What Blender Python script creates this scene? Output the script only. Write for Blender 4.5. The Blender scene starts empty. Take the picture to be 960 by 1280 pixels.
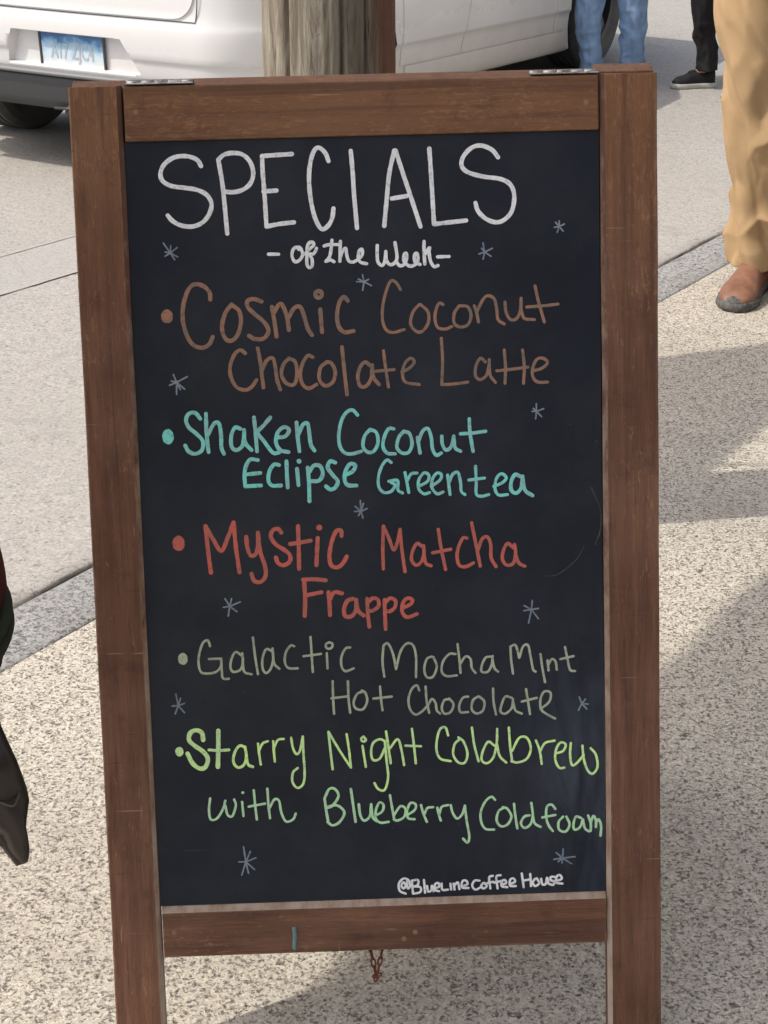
import bpy, bmesh, math, random
from mathutils import Vector, Matrix, Euler, noise
R = math.radians
random.seed(7)
S = bpy.context.scene
COL = S.collection

# ------------------------------------------------------------------ camera, sky, sun, exposure
cam_d = bpy.data.cameras.new("camera")
cam = bpy.data.objects.new("camera", cam_d); COL.objects.link(cam)
cam.location = (0, 0, 1.5)
cam.rotation_euler = (R(90 - 24.4), 0, 0)
cam_d.sensor_fit = 'VERTICAL'; cam_d.sensor_height = 24.0
cam_d.lens = 2200.0 / 1280.0 * 24.0
cam_d.clip_start = 0.05; cam_d.clip_end = 500
S.camera = cam

SUN_EL, SHADOW_AZ = 52.0, 80.0            # elevation; compass direction the shadows run to (0 = +Y, 90 = +X)
to_sun = Vector((-math.cos(R(SUN_EL)) * math.sin(R(SHADOW_AZ)), -math.cos(R(SUN_EL)) * math.cos(R(SHADOW_AZ)), math.sin(R(SUN_EL))))
W = bpy.data.worlds.new("World"); S.world = W; W.use_nodes = True
nt = W.node_tree; nt.nodes.clear()
sky = nt.nodes.new('ShaderNodeTexSky'); sky.sky_type = 'NISHITA'; sky.sun_disc = False
sky.sun_elevation = R(SUN_EL); sky.sun_rotation = math.atan2(to_sun.x, to_sun.y)
sky.dust_density = 3.6; sky.ozone_density = 1.0
bg = nt.nodes.new('ShaderNodeBackground'); bg.inputs[1].default_value = 0.15
wo = nt.nodes.new('ShaderNodeOutputWorld')
nt.links.new(sky.outputs[0], bg.inputs[0]); nt.links.new(bg.outputs[0], wo.inputs[0])
sd = bpy.data.lights.new("sun", 'SUN'); sd.energy = 2.25; sd.angle = R(0.5); sd.color = (1.0, 0.94, 0.85)
so = bpy.data.objects.new("sun", sd); COL.objects.link(so)
so.rotation_euler = to_sun.to_track_quat('Z', 'Y').to_euler()
S.view_settings.view_transform = 'Standard'; S.view_settings.look = 'None'
S.view_settings.gamma = 1.0; S.view_settings.use_curve_mapping = False
S.view_settings.exposure = 0.52
try: S.cycles.use_denoising = True
except Exception: pass

# ------------------------------------------------------------------ material helpers
def mat(name, col=(.5, .5, .5), rough=.6, metal=0.0, spec=.5):
    m = bpy.data.materials.new(name); m.use_nodes = True
    b = m.node_tree.nodes['Principled BSDF']
    b.inputs['Base Color'].default_value = (*col, 1); b.inputs['Roughness'].default_value = rough
    b.inputs['Metallic'].default_value = metal; b.inputs['Specular IOR Level'].default_value = spec
    return m
class NT:
    def __init__(s, m): s.t = m.node_tree; s.b = s.t.nodes['Principled BSDF']
    def n(s, typ, **kw):
        nd = s.t.nodes.new('ShaderNode' + typ)
        for k, v in kw.items():
            if k.startswith('i_'): nd.inputs[k[2:].replace('_', ' ')].default_value = v
            else: setattr(nd, k, v)
        return nd
    def l(s, a, b): s.t.links.new(a, b)
    def coord(s, scale=(1, 1, 1), loc=(0, 0, 0), out='Object', rot=(0, 0, 0)):
        c = s.n('TexCoord'); mp = s.n('Mapping'); mp.inputs['Scale'].default_value = scale; mp.inputs['Location'].default_value = loc
        mp.inputs['Rotation'].default_value = rot
        s.l(c.outputs[out], mp.inputs['Vector']); return mp.outputs[0]
    def noise(s, vec, scale=5, detail=4, rough=.55, dist=0):
        nd = s.n('TexNoise'); nd.inputs['Scale'].default_value = scale; nd.inputs['Detail'].default_value = detail
        nd.inputs['Roughness'].default_value = rough; nd.inputs['Distortion'].default_value = dist
        s.l(vec, nd.inputs['Vector']); return nd.outputs['Fac']
    def voro(s, vec, scale=5, feature='F1', out='Distance', rnd=1.0):
        nd = s.n('TexVoronoi', feature=feature); nd.inputs['Scale'].default_value = scale; nd.inputs['Randomness'].default_value = rnd
        s.l(vec, nd.inputs['Vector']); return nd.outputs[out]
    def ramp(s, fac, stops, interp='LINEAR'):
        r = s.n('ValToRGB'); r.color_ramp.interpolation = interp; e = r.color_ramp.elements
        while len(e) < len(stops): e.new(.5)
        for el, (p, c) in zip(e, stops):
            el.position = p; el.color = (*c, 1) if isinstance(c, tuple) else (c, c, c, 1)
        s.l(fac, r.inputs[0]); return r.outputs[0]
    def mix(s, fac, a, b, mode='MIX'):
        m = s.n('Mix', data_type='RGBA', blend_type=mode)
        for i, v in ((0, fac), (6, a), (7, b)):
            if hasattr(v, 'is_linked') or hasattr(v, 'links'): s.l(v, m.inputs[i])
            elif isinstance(v, tuple): m.inputs[i].default_value = (*v, 1)
            else: m.inputs[i].default_value = v
        return m.outputs[2]
    def math(s, op, a, b=0.0, clamp=False):
        m = s.n('Math', operation=op); m.use_clamp = clamp
        for i, v in ((0, a), (1, b)):
            if hasattr(v, 'links'): s.l(v, m.inputs[i])
            else: m.inputs[i].default_value = v
        return m.outputs[0]
    def bump(s, h, strength=.3, dist=.01):
        b = s.n('Bump'); b.inputs['Strength'].default_value = strength; b.inputs['Distance'].default_value = dist
        s.l(h, b.inputs['Height']); s.l(b.outputs[0], s.b.inputs['Normal'])
    def color(s, c): s.l(c, s.b.inputs['Base Color'])
    def rough(s, c): s.l(c, s.b.inputs['Roughness'])
    def xyz(s, vec):
        x = s.n('SeparateXYZ'); s.l(vec, x.inputs[0]); return x.outputs

def wood(name, axis, seed, light=1.0):
    m = mat(name, rough=.55, spec=.35); t = NT(m)
    sc = {'x': (5, 90, 90), 'z': (90, 90, 5)}[axis]
    v = t.coord(sc, (seed * 3.1, seed * 1.7, seed * 2.3))
    v2 = t.coord((1, 1, 1), (seed, seed, seed))
    g = t.noise(v, 1.0, 6, .68, .6)
    g2 = t.noise(v, .35, 3, .5, 1.5)
    fine = t.noise(t.coord({'x': (30, 420, 420), 'z': (420, 420, 30)}[axis], (seed, 0, 0)), 1.0, 3, .6)
    big = t.noise(v2, 7, 4, .6)
    c = t.ramp(g, [(.30, (.062 * light, .026 * light, .015 * light)), (.50, (.130 * light, .057 * light, .033 * light)), (.74, (.205 * light, .098 * light, .058 * light))])
    c = t.mix(t.math('MULTIPLY', t.ramp(g2, [(.38, 0.0), (.62, 1.0)]), .60), c, (.086 * light, .035 * light, .021 * light))
    c = t.mix(t.math('MULTIPLY', t.ramp(big, [(.42, 0.0), (.68, 1.0)]), .55), c, (.195 * light, .102 * light, .060 * light))
    c = t.mix(t.math('MULTIPLY', t.ramp(fine, [(.30, 1.0), (.46, 0.0)]), .45), c, (.055 * light, .022 * light, .015 * light))
    # worn, paler flecks along the grain: dense near the weathered top of the sign, sparse below
    fl = t.noise(t.coord({'x': (60, 150, 170), 'z': (170, 150, 45)}[axis], (seed, 0, seed * 5)), 1.3, 6, .74, .9)
    z = t.xyz(t.coord())[2]
    wear = t.math('MULTIPLY', t.ramp(t.math('ADD', z, 1.0), [(.50, 0.0), (1.0, 1.0)]), .085)
    f = t.ramp(t.math('ADD', t.math('ADD', fl, wear), t.math('MULTIPLY', t.math('SUBTRACT', t.noise(v2, 11, 3, .6), .5), .28)), [(.60, 0.0), (.72, 1.0)])
    c = t.mix(t.math('MULTIPLY', f, .62), c, (.34, .195, .105))
    wz = t.ramp(t.math('ADD', z, 1.0), [(.70, 0.0), (1.0, 1.0)])
    c = t.mix(t.math('MULTIPLY', wz, .55), c, (.215 * light, .098 * light, .036 * light))
    # knots and dark water streaks
    kd = t.voro(t.coord({'x': (4.2, 13, 17), 'z': (17, 13, 4.2)}[axis], (seed * 1.9, 0, seed)), 1.0)
    c = t.mix(t.math('MULTIPLY', t.ramp(kd, [(.05, 1.0), (.17, 0.0)]), .75), c, (.040, .017, .011))
    c = t.mix(t.math('MULTIPLY', t.ramp(t.noise(t.coord({'x': (2, 60, 60), 'z': (60, 60, 2)}[axis], (seed * 7, 0, 0)), 1.1, 4, .6, .4), [(.53, 0.0), (.66, 1.0)]), .55), c, (.060 * light, .026 * light, .017 * light))
    # worn arrises
    bv = t.n('Bevel', samples=4); bv.inputs['Radius'].default_value = .0035
    ge = t.n('NewGeometry'); dp = t.n('VectorMath', operation='DOT_PRODUCT')
    t.l(bv.outputs[0], dp.inputs[0]); t.l(ge.outputs['Normal'], dp.inputs[1])
    e = t.ramp(t.math('SUBTRACT', 1.0, dp.outputs['Value']), [(.02, 0.0), (.16, 1.0)])
    en = t.ramp(t.noise(v2, 55, 4, .7), [(.44, 0.0), (.60, 1.0)])
    c = t.mix(t.math('MULTIPLY', t.math('MULTIPLY', e, en), .75), c, (.40, .25, .15))
    gr = t.ramp(t.noise(v2, 26, 5, .75), [(.56, 0.0), (.72, 1.0)])
    c = t.mix(t.math('MULTIPLY', gr, .5), c, (.048, .021, .014))
    # scratches and dents across the grain
    for k, (sca, an) in enumerate((((9, 60, 190), 14), ((14, 60, 150), -32), ((150, 60, 10), 12))):
        sx = t.noise(t.coord(sca, (0, seed + k * 3, 0), rot=(0, R(an + seed * 5), 0)), 1.0, 2, .5)
        c = t.mix(t.math('MULTIPLY', t.ramp(sx, [(.725, 0.0), (.75, 1.0)]), .5), c, (.34, .22, .15) if k != 1 else (.06, .028, .02))
    t.color(c)
    t.bump(t.math('ADD', t.math('ADD', g, fine), t.math('MULTIPLY', fl, .7)), .40, .0018)
    t.rough(t.ramp(g, [(.3, .62), (.7, .46)]))
    return m

def aggregate(name, cols, scale, speck, bump_s, dirt=(.22, .19, .16), dirt_amt=.5, fine=1.0):
    """exposed sand-and-stone aggregate: pale grains, warm and grey chips, many small dark pits"""
    m = mat(name, rough=.88, spec=.2); t = NT(m)
    v = t.coord(out='Object')
    def warp(sc, am):
        nz = t.n('TexNoise'); nz.inputs['Scale'].default_value = sc; t.l(v, nz.inputs['Vector'])
        k = t.n('VectorMath', operation='SCALE'); k.inputs['Scale'].default_value = am; t.l(nz.outputs['Color'], k.inputs[0])
        a = t.n('VectorMath', operation='ADD'); t.l(v, a.inputs[0]); t.l(k.outputs[0], a.inputs[1]); return a.outputs[0]
    w = warp(scale * 1.2, .9 / scale)
    vc = t.n('TexVoronoi'); vc.inputs['Scale'].default_value = scale * 1.7; t.l(w, vc.inputs['Vector'])
    hue, val, _ = t.xyz(vc.outputs['Color'])
    c = t.ramp(hue, [(i / (len(cols) - 1), k) for i, k in enumerate(cols)])
    n0 = t.noise(v, scale * 1.1, 4, .65, .4)
    n1 = t.noise(v, scale * 1.9, 3, .7, .8)
    n2 = t.noise(v, scale * .42, 4, .6, .5)
    pit = t.ramp(t.math('ADD', n0, t.math('MULTIPLY', t.math('SUBTRACT', n2, .5), .35)), [(.545, 0.0), (.595, 1.0)])
    c = t.mix(t.math('MULTIPLY', pit, speck), c, dirt)
    pit2 = t.ramp(n1, [(.575, 0.0), (.625, 1.0)])
    c = t.mix(t.math('MULTIPLY', pit2, speck * fine * .9), c, (dirt[0] * .5, dirt[1] * .5, dirt[2] * .5))
    c = t.mix(t.math('MULTIPLY', t.ramp(n1, [(.30, 1.0), (.43, 0.0)]), .45), c, (.66, .62, .55))
    chip = t.math('MULTIPLY', t.ramp(val, [(.86, 0.0), (.90, 1.0)]), t.ramp(n2, [(.40, 0.0), (.58, 1.0)]))
    c = t.mix(t.math('MULTIPLY', chip, speck), c, (.07, .062, .058))
    big = t.noise(v, 1.3, 5, .62)
    c = t.mix(t.math('MULTIPLY', t.ramp(big, [(.42, 0.0), (.72, 1.0)]), dirt_amt), c, tuple(x * 1.3 for x in dirt))
    b2 = t.noise(v, 6.0, 5, .7)
    c = t.mix(t.math('MULTIPLY', t.ramp(b2, [(.54, 0.0), (.76, 1.0)]), dirt_amt * .8), c, tuple(x * 1.1 for x in dirt))
    gum = t.math('MULTIPLY', t.ramp(t.voro(warp(9, .06), 3.1), [(.020, 1.0), (.034, 0.0)]), t.ramp(t.noise(v, 1.9, 2, .5), [(.5, 0.0), (.55, 1.0)]))
    c = t.mix(t.math('MULTIPLY', gum, .7), c, (.075, .068, .062))
    st = t.ramp(t.noise(v, 2.7, 6, .72, 1.2), [(.57, 0.0), (.70, 1.0)])
    c = t.mix(t.math('MULTIPLY', st, .30), c, (.20, .185, .165))
    t.color(c)
    t.bump(t.math('SUBTRACT', t.math('MULTIPLY', n1, -.6), pit), bump_s, .003)
    return m

def cloth(name, col, rough=.9, weave=900, var=.25, sheen=.0):
    m = mat(name, col, rough, spec=.15); t = NT(m)
    v = t.coord()
    n1 = t.noise(v, 9, 5, .6); n2 = t.noise(v, weave, 2, .5)
    c = t.mix(t.ramp(n1, [(.3, 0.0), (.75, 1.0)]), tuple(x * (1 - var) for x in col), tuple(min(1, x * (1 + var * .6)) for x in col))
    c = t.mix(t.math('MULTIPLY', t.ramp(n2, [(.42, 1.0), (.58, 0.0)]), .22), c, tuple(x * .55 for x in col))
    t.color(c); t.bump(n2, .25, .0008)
    m.node_tree.nodes['Principled BSDF'].inputs['Sheen Weight'].default_value = sheen
    return m

# ------------------------------------------------------------------ mesh helpers
def link(name, me, material=None, parent=None, smooth=False):
    o = bpy.data.objects.new(name, me); COL.objects.link(o)
    if material is not None:
        for mm in (material if isinstance(material, (list, tuple)) else [material]): me.materials.append(mm)
    if smooth:
        for p in me.polygons: p.use_smooth = True
    if parent is not None: o.parent = parent
    return o
def from_data(name, V, F, material=None, parent=None, smooth=False):
    me = bpy.data.meshes.new(name); me.from_pydata([tuple(v) for v in V], [], F); me.update()
    return link(name, me, material, parent, smooth)
def from_bm(name, bm, material=None, parent=None, smooth=False):
    bmesh.ops.recalc_face_normals(bm, faces=bm.faces)
    me = bpy.data.meshes.new(name); bm.to_mesh(me); bm.free()
    return link(name, me, material, parent, smooth)
def empty(name, loc=(0, 0, 0), rot=(0, 0, 0)):
    o = bpy.data.objects.new(name, None); COL.objects.link(o); o.location = loc; o.rotation_euler = rot
    o.empty_display_size = .1
    return o
def tag(o, label=None, cat=None, group=None, kind=None):
    if label: o['label'] = label
    if cat: o['category'] = cat
    if group: o['group'] = group
    if kind: o['kind'] = kind
    return o
def bm_box(bm, x0, x1, y0, y1, z0, z1, bev=0.0, seg=2, mi=0):
    vs = [bm.verts.new((x, y, z)) for z in (z0, z1) for y in (y0, y1) for x in (x0, x1)]
    fs = [bm.faces.new([vs[i] for i in q]) for q in ((0, 2, 3, 1), (4, 5, 7, 6), (0, 1, 5, 4), (2, 6, 7, 3), (0, 4, 6, 2), (1, 3, 7, 5))]
    for f in fs: f.material_index = mi
    if bev > 0:
        es = list({e for f in fs for e in f.edges})
        bmesh.ops.bevel(bm, geom=es, offset=bev, segments=seg, affect='EDGES', profile=.5, clamp_overlap=True)
def bm_prism(bm, poly, axis, a, b, mi=0, face_mi=None):
    """extrude a closed 2D polygon along an axis ('x': poly=(y,z), 'y': (x,z), 'z': (x,y))"""
    def P(u, v, w): return {'x': (w, u, v), 'y': (u, w, v), 'z': (u, v, w)}[axis]
    A = [bm.verts.new(P(u, v, a)) for u, v in poly]; B = [bm.verts.new(P(u, v, b)) for u, v in poly]
    n = len(poly)
    for i in range(n):
        f = bm.faces.new((A[i], A[(i + 1) % n], B[(i + 1) % n], B[i])); f.material_index = (face_mi or {}).get(i, mi)
    f = bm.faces.new(A); f.material_index = mi
    f = bm.faces.new(B); f.material_index = mi
def catmull(pts, per=8, closed=False):
    P = [Vector(p) for p in pts]
    if len(P) < 2: return P
    if len(P) == 2 and not closed:
        return [P[0].lerp(P[1], i / per) for i in range(per + 1)]
    out = []; n = len(P); rng = range(n if closed else n - 1)
    for i in rng:
        p1, p2 = P[i], P[(i + 1) % n]
        p0 = P[(i - 1) % n] if (closed or i > 0) else p1 * 2 - p2
        p3 = P[(i + 2) % n] if (closed or i < n - 2) else p2 * 2 - p1
        for k in range(per):
            t = k / per
            out.append(.5 * ((2 * p1) + (p2 - p0) * t + (2 * p0 - 5 * p1 + 4 * p2 - p3) * t * t + (3 * p1 - p0 - 3 * p2 + p3) * t ** 3))
    if not closed: out.append(P[-1])
    return out
def tube_data(path, rad, seg=10, cap=True, closed=False):
    """tube along a polyline; rad = number, or list of r or (rx, ry)"""
    V, F = [], []; n = len(path); path = [Vector(p) for p in path]
    up = Vector((0, 0, 1)); prev = None
    for i, p in enumerate(path):
        a = path[(i - 1) % n] if (closed or i > 0) else p; b = path[(i + 1) % n] if (closed or i < n - 1) else p
        d = (b - a).normalized()
        if prev is None:
            x = d.cross(up) if abs(d.z) < .75 else d.cross(Vector((0, 1, 0)))
            if x.length < .05: x = d.cross(Vector((1, 0, 0)))
            x.normalize()
        else:
            x = (prev - d * prev.dot(d)).normalized()
        prev = x; y = d.cross(x)
        r = rad[i] if isinstance(rad, (list, tuple)) else rad
        rx, ry = r if isinstance(r, (list, tuple)) else (r, r)
        for k in range(seg):
            an = 2 * math.pi * k / seg; V.append(p + x * (rx * math.cos(an)) + y * (ry * math.sin(an)))
    m = n if closed else n - 1
    for i in range(m):
        j = (i + 1) % n
        for k in range(seg):
            l = (k + 1) % seg; F.append((i * seg + k, i * seg + l, j * seg + l, j * seg + k))
    if cap and not closed:
        F.append(tuple(reversed(range(seg)))); F.append(tuple(range((n - 1) * seg, n * seg)))
    return V, F
class MD:
    """mesh data collector"""
    def __init__(s): s.V = []; s.F = []; s.M = []
    def add(s, V, F, mi=0):
        o = len(s.V); s.V += [tuple(v) for v in V]; s.F += [tuple(i + o for i in f) for f in F]; s.M += [mi] * len(F); return s
    def tube(s, path, rad, seg=10, cap=True, closed=False, mi=0): return s.add(*tube_data(path, rad, seg, cap, closed), mi)
    def ell(s, c, r, seg=24, rings=16, mi=0, fn=None):
        V, F = [], []
        for i in range(rings + 1):
            ph = math.pi * i / rings
            for k in range(seg):
                th = 2 * math.pi * k / seg
                u = Vector((math.sin(ph) * math.cos(th), math.sin(ph) * math.sin(th), math.cos(ph)))
                p = Vector((c[0] + r[0] * u.x, c[1] + r[1] * u.y, c[2] + r[2] * u.z))
                if fn: p = fn(p, u)
                V.append(p)
        for i in range(rings):
            for k in range(seg):
                l = (k + 1) % seg; F.append((i * seg + k, (i + 1) * seg + k, (i + 1) * seg + l, i * seg + l))
        return s.add(V, F, mi)
    def build(s, name, material=None, parent=None, smooth=True):
        o = from_data(name, s.V, s.F, material, parent, smooth)
        for p, m in zip(o.data.polygons, s.M): p.material_index = m
        return o
def bake(o):
    """apply the modifiers of o"""
    dg = bpy.context.evaluated_depsgraph_get(); me = bpy.data.meshes.new_from_object(o.evaluated_get(dg))
    o.modifiers.clear(); o.data = me; return o
def drop(o):
    bpy.data.objects.remove(o, do_unlink=True)
def text_mesh(s, size, name, material, parent, mw, bold=0.0):
    c = bpy.data.curves.new(name, 'FONT'); c.body = s; c.size = size; c.align_x = 'CENTER'; c.align_y = 'CENTER'; c.extrude = .0006; c.offset = bold
    t = bpy.data.objects.new(name, c); COL.objects.link(t)
    dg = bpy.context.evaluated_depsgraph_get(); dg.update()
    me = bpy.data.meshes.new_from_object(t.evaluated_get(dg)); drop(t); bpy.data.curves.remove(c)
    me.transform(mw)
    me.materials.clear()
    return link(name, me, material, parent)

KD = Vector((.565, .825, 0)).normalized()          # direction of the kerb
KN = Vector((KD.y, -KD.x, 0))                      # from the street towards the shop front
K0 = Vector((-.57, 3.06, 0))                       # a point on the kerb joint
def kp(s, n, z=0.0): return K0 + KD * s + KN * n + Vector((0, 0, z))
ROAD_Z = -.15

# ------------------------------------------------------------------ materials
M_road = aggregate('road_concrete', [(.335, .315, .285), (.40, .375, .34), (.30, .285, .26), (.37, .35, .32), (.44, .415, .37)], 95, .45, .35, (.24, .225, .20), .35, .6)
M_gutter = aggregate('gutter_concrete', [(.335, .322, .295), (.38, .365, .335), (.315, .302, .278)], 110, .38, .3, (.28, .27, .25), .3, .4)
M_kerb = aggregate('kerb_concrete', [(.29, .285, .275), (.35, .345, .33), (.26, .255, .245), (.40, .39, .37)], 105, .75, .6, (.12, .118, .115), .5)
M_kerb_lip = aggregate('kerb_edge_concrete', [(.335, .315, .285), (.40, .375, .34), (.30, .285, .26)], 95, .5, .5, (.22, .20, .18), .35)
M_walk = aggregate('sidewalk_aggregate', [(.49, .445, .36), (.57, .52, .43), (.40, .36, .295), (.53, .48, .39), (.64, .595, .50), (.44, .405, .345)], 142, .82, .6, (.150, .128, .112), .30, .85)
M_dark = mat('dark_gap', (.012, .011, .010), .9)
M_wood_z = wood('stained_wood_upright', 'z', 1.3, 1.06)
M_wood_z2 = wood('stained_wood_upright_worn', 'z', 4.7, 1.04)
M_wood_x = wood('stained_wood_rail', 'x', 2.1, .98)
M_wood_x2 = wood('stained_wood_low_rail', 'x', 6.4, 1.06)
M_worn = mat('worn_bare_arris', (.38, .29, .22), .7); _t = NT(M_worn)
_z = _t.xyz(_t.coord())[2]
_a = _t.math('ADD', _t.noise(_t.coord((30, 30, 12)), 2.0, 5, .7), _t.math('MULTIPLY', _t.math('SUBTRACT', -.45, _z), .45))
_t.color(_t.ramp(_a, [(.36, (.10, .045, .028)), (.60, (.25, .17, .125)), (.84, (.36, .29, .235))]))

# chalk panel: near-black, wiped chalk haze and scratches that belong to the board
M_panel = mat('black_chalk_panel', (.016, .018, .022), .45, spec=.22); _t = NT(M_panel)
_v = _t.coord(); _x, _y, _z = _t.xyz(_v)
_c = _t.ramp(_t.noise(_v, 6, 5, .6), [(.3, (.0055, .0090, .0175)), (.7, (.0095, .014, .025))])
_h1 = _t.noise(_t.coord((26, 1, 5), (3, 0, 1)), 1.2, 5, .62, .7)
_right = _t.ramp(_t.math('ADD', _x, .5), [(.60, 0.0), (.735, 1.0)])
_low = _t.ramp(_t.math('ADD', _z, 1.0), [(.06, .55), (.20, 1.0), (.38, .15), (.5, 0.0)])
_f = _t.math('MULTIPLY', _t.math('MULTIPLY', _right, _low), _t.ramp(_h1, [(.38, 0.0), (.70, 1.0)]))
_c = _t.mix(_t.math('MULTIPLY', _f, .55), _c, (.075, .10, .15))
_h2 = _t.noise(_t.coord((3, 1, 3), (0, 0, 5)), 2.2, 6, .66)
_c = _t.mix(_t.math('MULTIPLY', _t.ramp(_h2, [(.45, 0.0), (.8, 1.0)]), .35), _c, (.05, .058, .072))
_sc = _t.noise(_t.coord((4, 1, 75), (0, 0, 2), rot=(0, R(24), 0)), 1.4, 2, .5)
_c = _t.mix(_t.math('MULTIPLY', _t.ramp(_sc, [(.745, 0.0), (.765, 1.0)]), .35), _c, (.14, .14, .13))
_sp = _t.noise(_t.coord(), 160, 2, .5)
_c = _t.mix(_t.math('MULTIPLY', _t.ramp(_sp, [(.74, 0.0), (.80, 1.0)]), .35), _c, (.16, .17, .18))
_t.color(_c); _t.rough(_t.ramp(_t.noise(_v, 14, 4, .6), [(.3, .36), (.7, .52)])); _t.bump(_t.noise(_v, 420, 2, .5), .08, .001)

def ink(name, full, thin, seed):
    """paint-marker chalk: strokes vary from dense to thin along their length"""
    m = mat(name, full, .75, spec=.2); t = NT(m); v = t.coord(loc=(seed, 0, seed * 2.0))
    a = t.ramp(t.noise(v, 32, 5, .7), [(.36, 0.0), (.60, 1.0)])
    c = t.mix(a, thin, full)
    b = t.ramp(t.noise(v, 200, 4, .7), [(.34, 1.0), (.48, 0.0)])
    c = t.mix(t.math('MULTIPLY', b, .55), c, (thin[0] * .45, thin[1] * .45, thin[2] * .5))
    t.color(c); return m
INK = {
    'white': ink('white_marker', (.80, .82, .85), (.66, .69, .73), 1),
    'brown': ink('brown_marker', (.33, .175, .12), (.185, .145, .115), 2),
    'teal': ink('teal_marker', (.20, .68, .64), (.25, .48, .48), 3),
    'red': ink('red_marker', (.53, .13, .10), (.37, .125, .105), 4),
    'sage': ink('sage_marker', (.40, .46, .34), (.30, .34, .28), 5),
    'lime': ink('lime_marker', (.62, .92, .33), (.50, .74, .40), 6),
    'mint': ink('mint_marker', (.42, .76, .42), (.46, .64, .46), 7),
    'slate': ink('slate_chalk', (.24, .29, .35), (.15, .19, .25), 8),
}
M_steel = mat('hinge_steel', (.46, .45, .42), .42, .9); _t = NT(M_steel)
_t.color(_t.ramp(_t.noise(_t.coord(), 70, 4, .7), [(.35, (.16, .15, .13)), (.55, (.50, .49, .46)), (.8, (.62, .61, .58))]))
M_screw = mat('screw_head', (.07, .065, .06), .5, .8)
M_rust = mat('rusty_chain', (.16, .05, .03), .75, .35); _t = NT(M_rust)
_t.color(_t.ramp(_t.noise(_t.coord(), 180, 3, .6), [(.35, (.07, .035, .025)), (.65, (.26, .075, .045))]))

# ------------------------------------------------------------------ ground: road sheet, gutter, kerb, sidewalk
road = from_data('road', [(-90, -90, ROAD_Z), (90, -90, ROAD_Z), (90, 90, ROAD_Z), (-90, 90, ROAD_Z)], [(0, 1, 2, 3)], M_road); tag(road, kind='structure')

def ragged_strip(p0, p1, w, z, step=.05, amp=.004, seed=0):
    p0, p1 = Vector(p0), Vector(p1); d = (p1 - p0); n = max(2, int(d.length / step)); d.normalize(); q = Vector((d.y, -d.x, 0)); V, F = [], []
    for i in range(n + 1):
        p = p0.lerp(p1, i / n); a = noise.noise((p.x * 9 + seed, p.y * 9, 1)) * amp * 2; b = noise.noise((p.x * 13, p.y * 13 + seed, 5)) * amp * 2
        wk = w * (.55 + .7 * abs(noise.noise((p.x * 3, p.y * 3, seed))))
        V += [(p + q * (-wk / 2 + a)).to_tuple()[:2] + (z,), (p + q * (wk / 2 + b)).to_tuple()[:2] + (z,)]
        if i: F.append((2 * i - 2, 2 * i - 1, 2 * i + 1, 2 * i))
    return V, F
GD = Vector((.19, .235, 0)).normalized()
ga, gb = Vector((-1.279, 5.689, 0)), Vector((-1.195, 5.264, 0))
md = MD(); V, F = [], []
for i in range(61):
    s = -12 + i * .25
    for g in (ga, gb): p = g + GD * s; V.append((p.x, p.y, ROAD_Z + .002))
    if i: F.append((2 * i - 2, 2 * i - 1, 2 * i + 1, 2 * i))
tag(from_data('gutter', V, F, M_gutter), kind='structure')
md = MD()
md.add(*ragged_strip(ga - GD * 8, ga + GD * 3, .014, ROAD_Z + .0045, seed=1))
md.add(*ragged_strip(gb - GD * 8, gb + GD * 3, .008, ROAD_Z + .0045, seed=2))
M_seam = mat('seam_dirt', (.36, .345, .315), .95)
tag(md.build('road_seam', M_seam, smooth=False), kind='structure')

def kerb_block(n0, n1, z0, z1, name, m, amp=.003, s0=-9, s1=22, step=.035):
    """one long kerb course with slightly ragged, rounded arrises"""
    prof = [(n0, z0), (n0, z1 - .012), (n0 + .004, z1 - .004), (n0 + .012, z1), (n1 - .008, z1), (n1 - .002, z1 - .003), (n1, z1 - .010), (n1, z0)]
    N = int((s1 - s0) / step); V, F = [], []
    for i in range(N + 1):
        s = s0 + (s1 - s0) * i / N
        for k, (n, z) in enumerate(prof):
            j = amp * (noise.noise((s * 11, k * .35 + n * 9, 2)) + .6 * noise.noise((s * 31, k, 7))) if 0 < k < 7 else 0
            V.append(kp(s, n + j, z + j * .4))
        if i:
            for k in range(7): a = (i - 1) * 8 + k; F.append((a, a + 8, a + 9, a + 1))
    return from_data(name, V, F, m, smooth=True)
tag(kerb_block(-.062, -.002, ROAD_Z - .05, .0, 'kerb_edge', M_kerb_lip, .009), kind='structure')
tag(kerb_block(.007, .165, ROAD_Z - .05, .002, 'kerb', M_kerb, .006), kind='structure')
V = [kp(-9, -.02, -.008), kp(22, -.02, -.008), kp(22, .03, -.008), kp(-9, .03, -.008)]
tag(from_data('kerb_joint', V, [(0, 1, 2, 3)], mat('joint_dirt', (.085, .075, .062), .95)), kind='structure')
V = [kp(-30, .166, 0), kp(50, .166, 0), kp(50, 3.6, 0), kp(-30, 3.6, 0)]; V += [v + Vector((0, 0, -.12)) for v in V]
tag(from_data('sidewalk', V, [(0, 3, 2, 1)[::-1], (0, 1, 5, 4), (1, 2, 6, 5), (2, 3, 7, 6), (3, 0, 4, 7)], M_walk), kind='structure')

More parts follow.
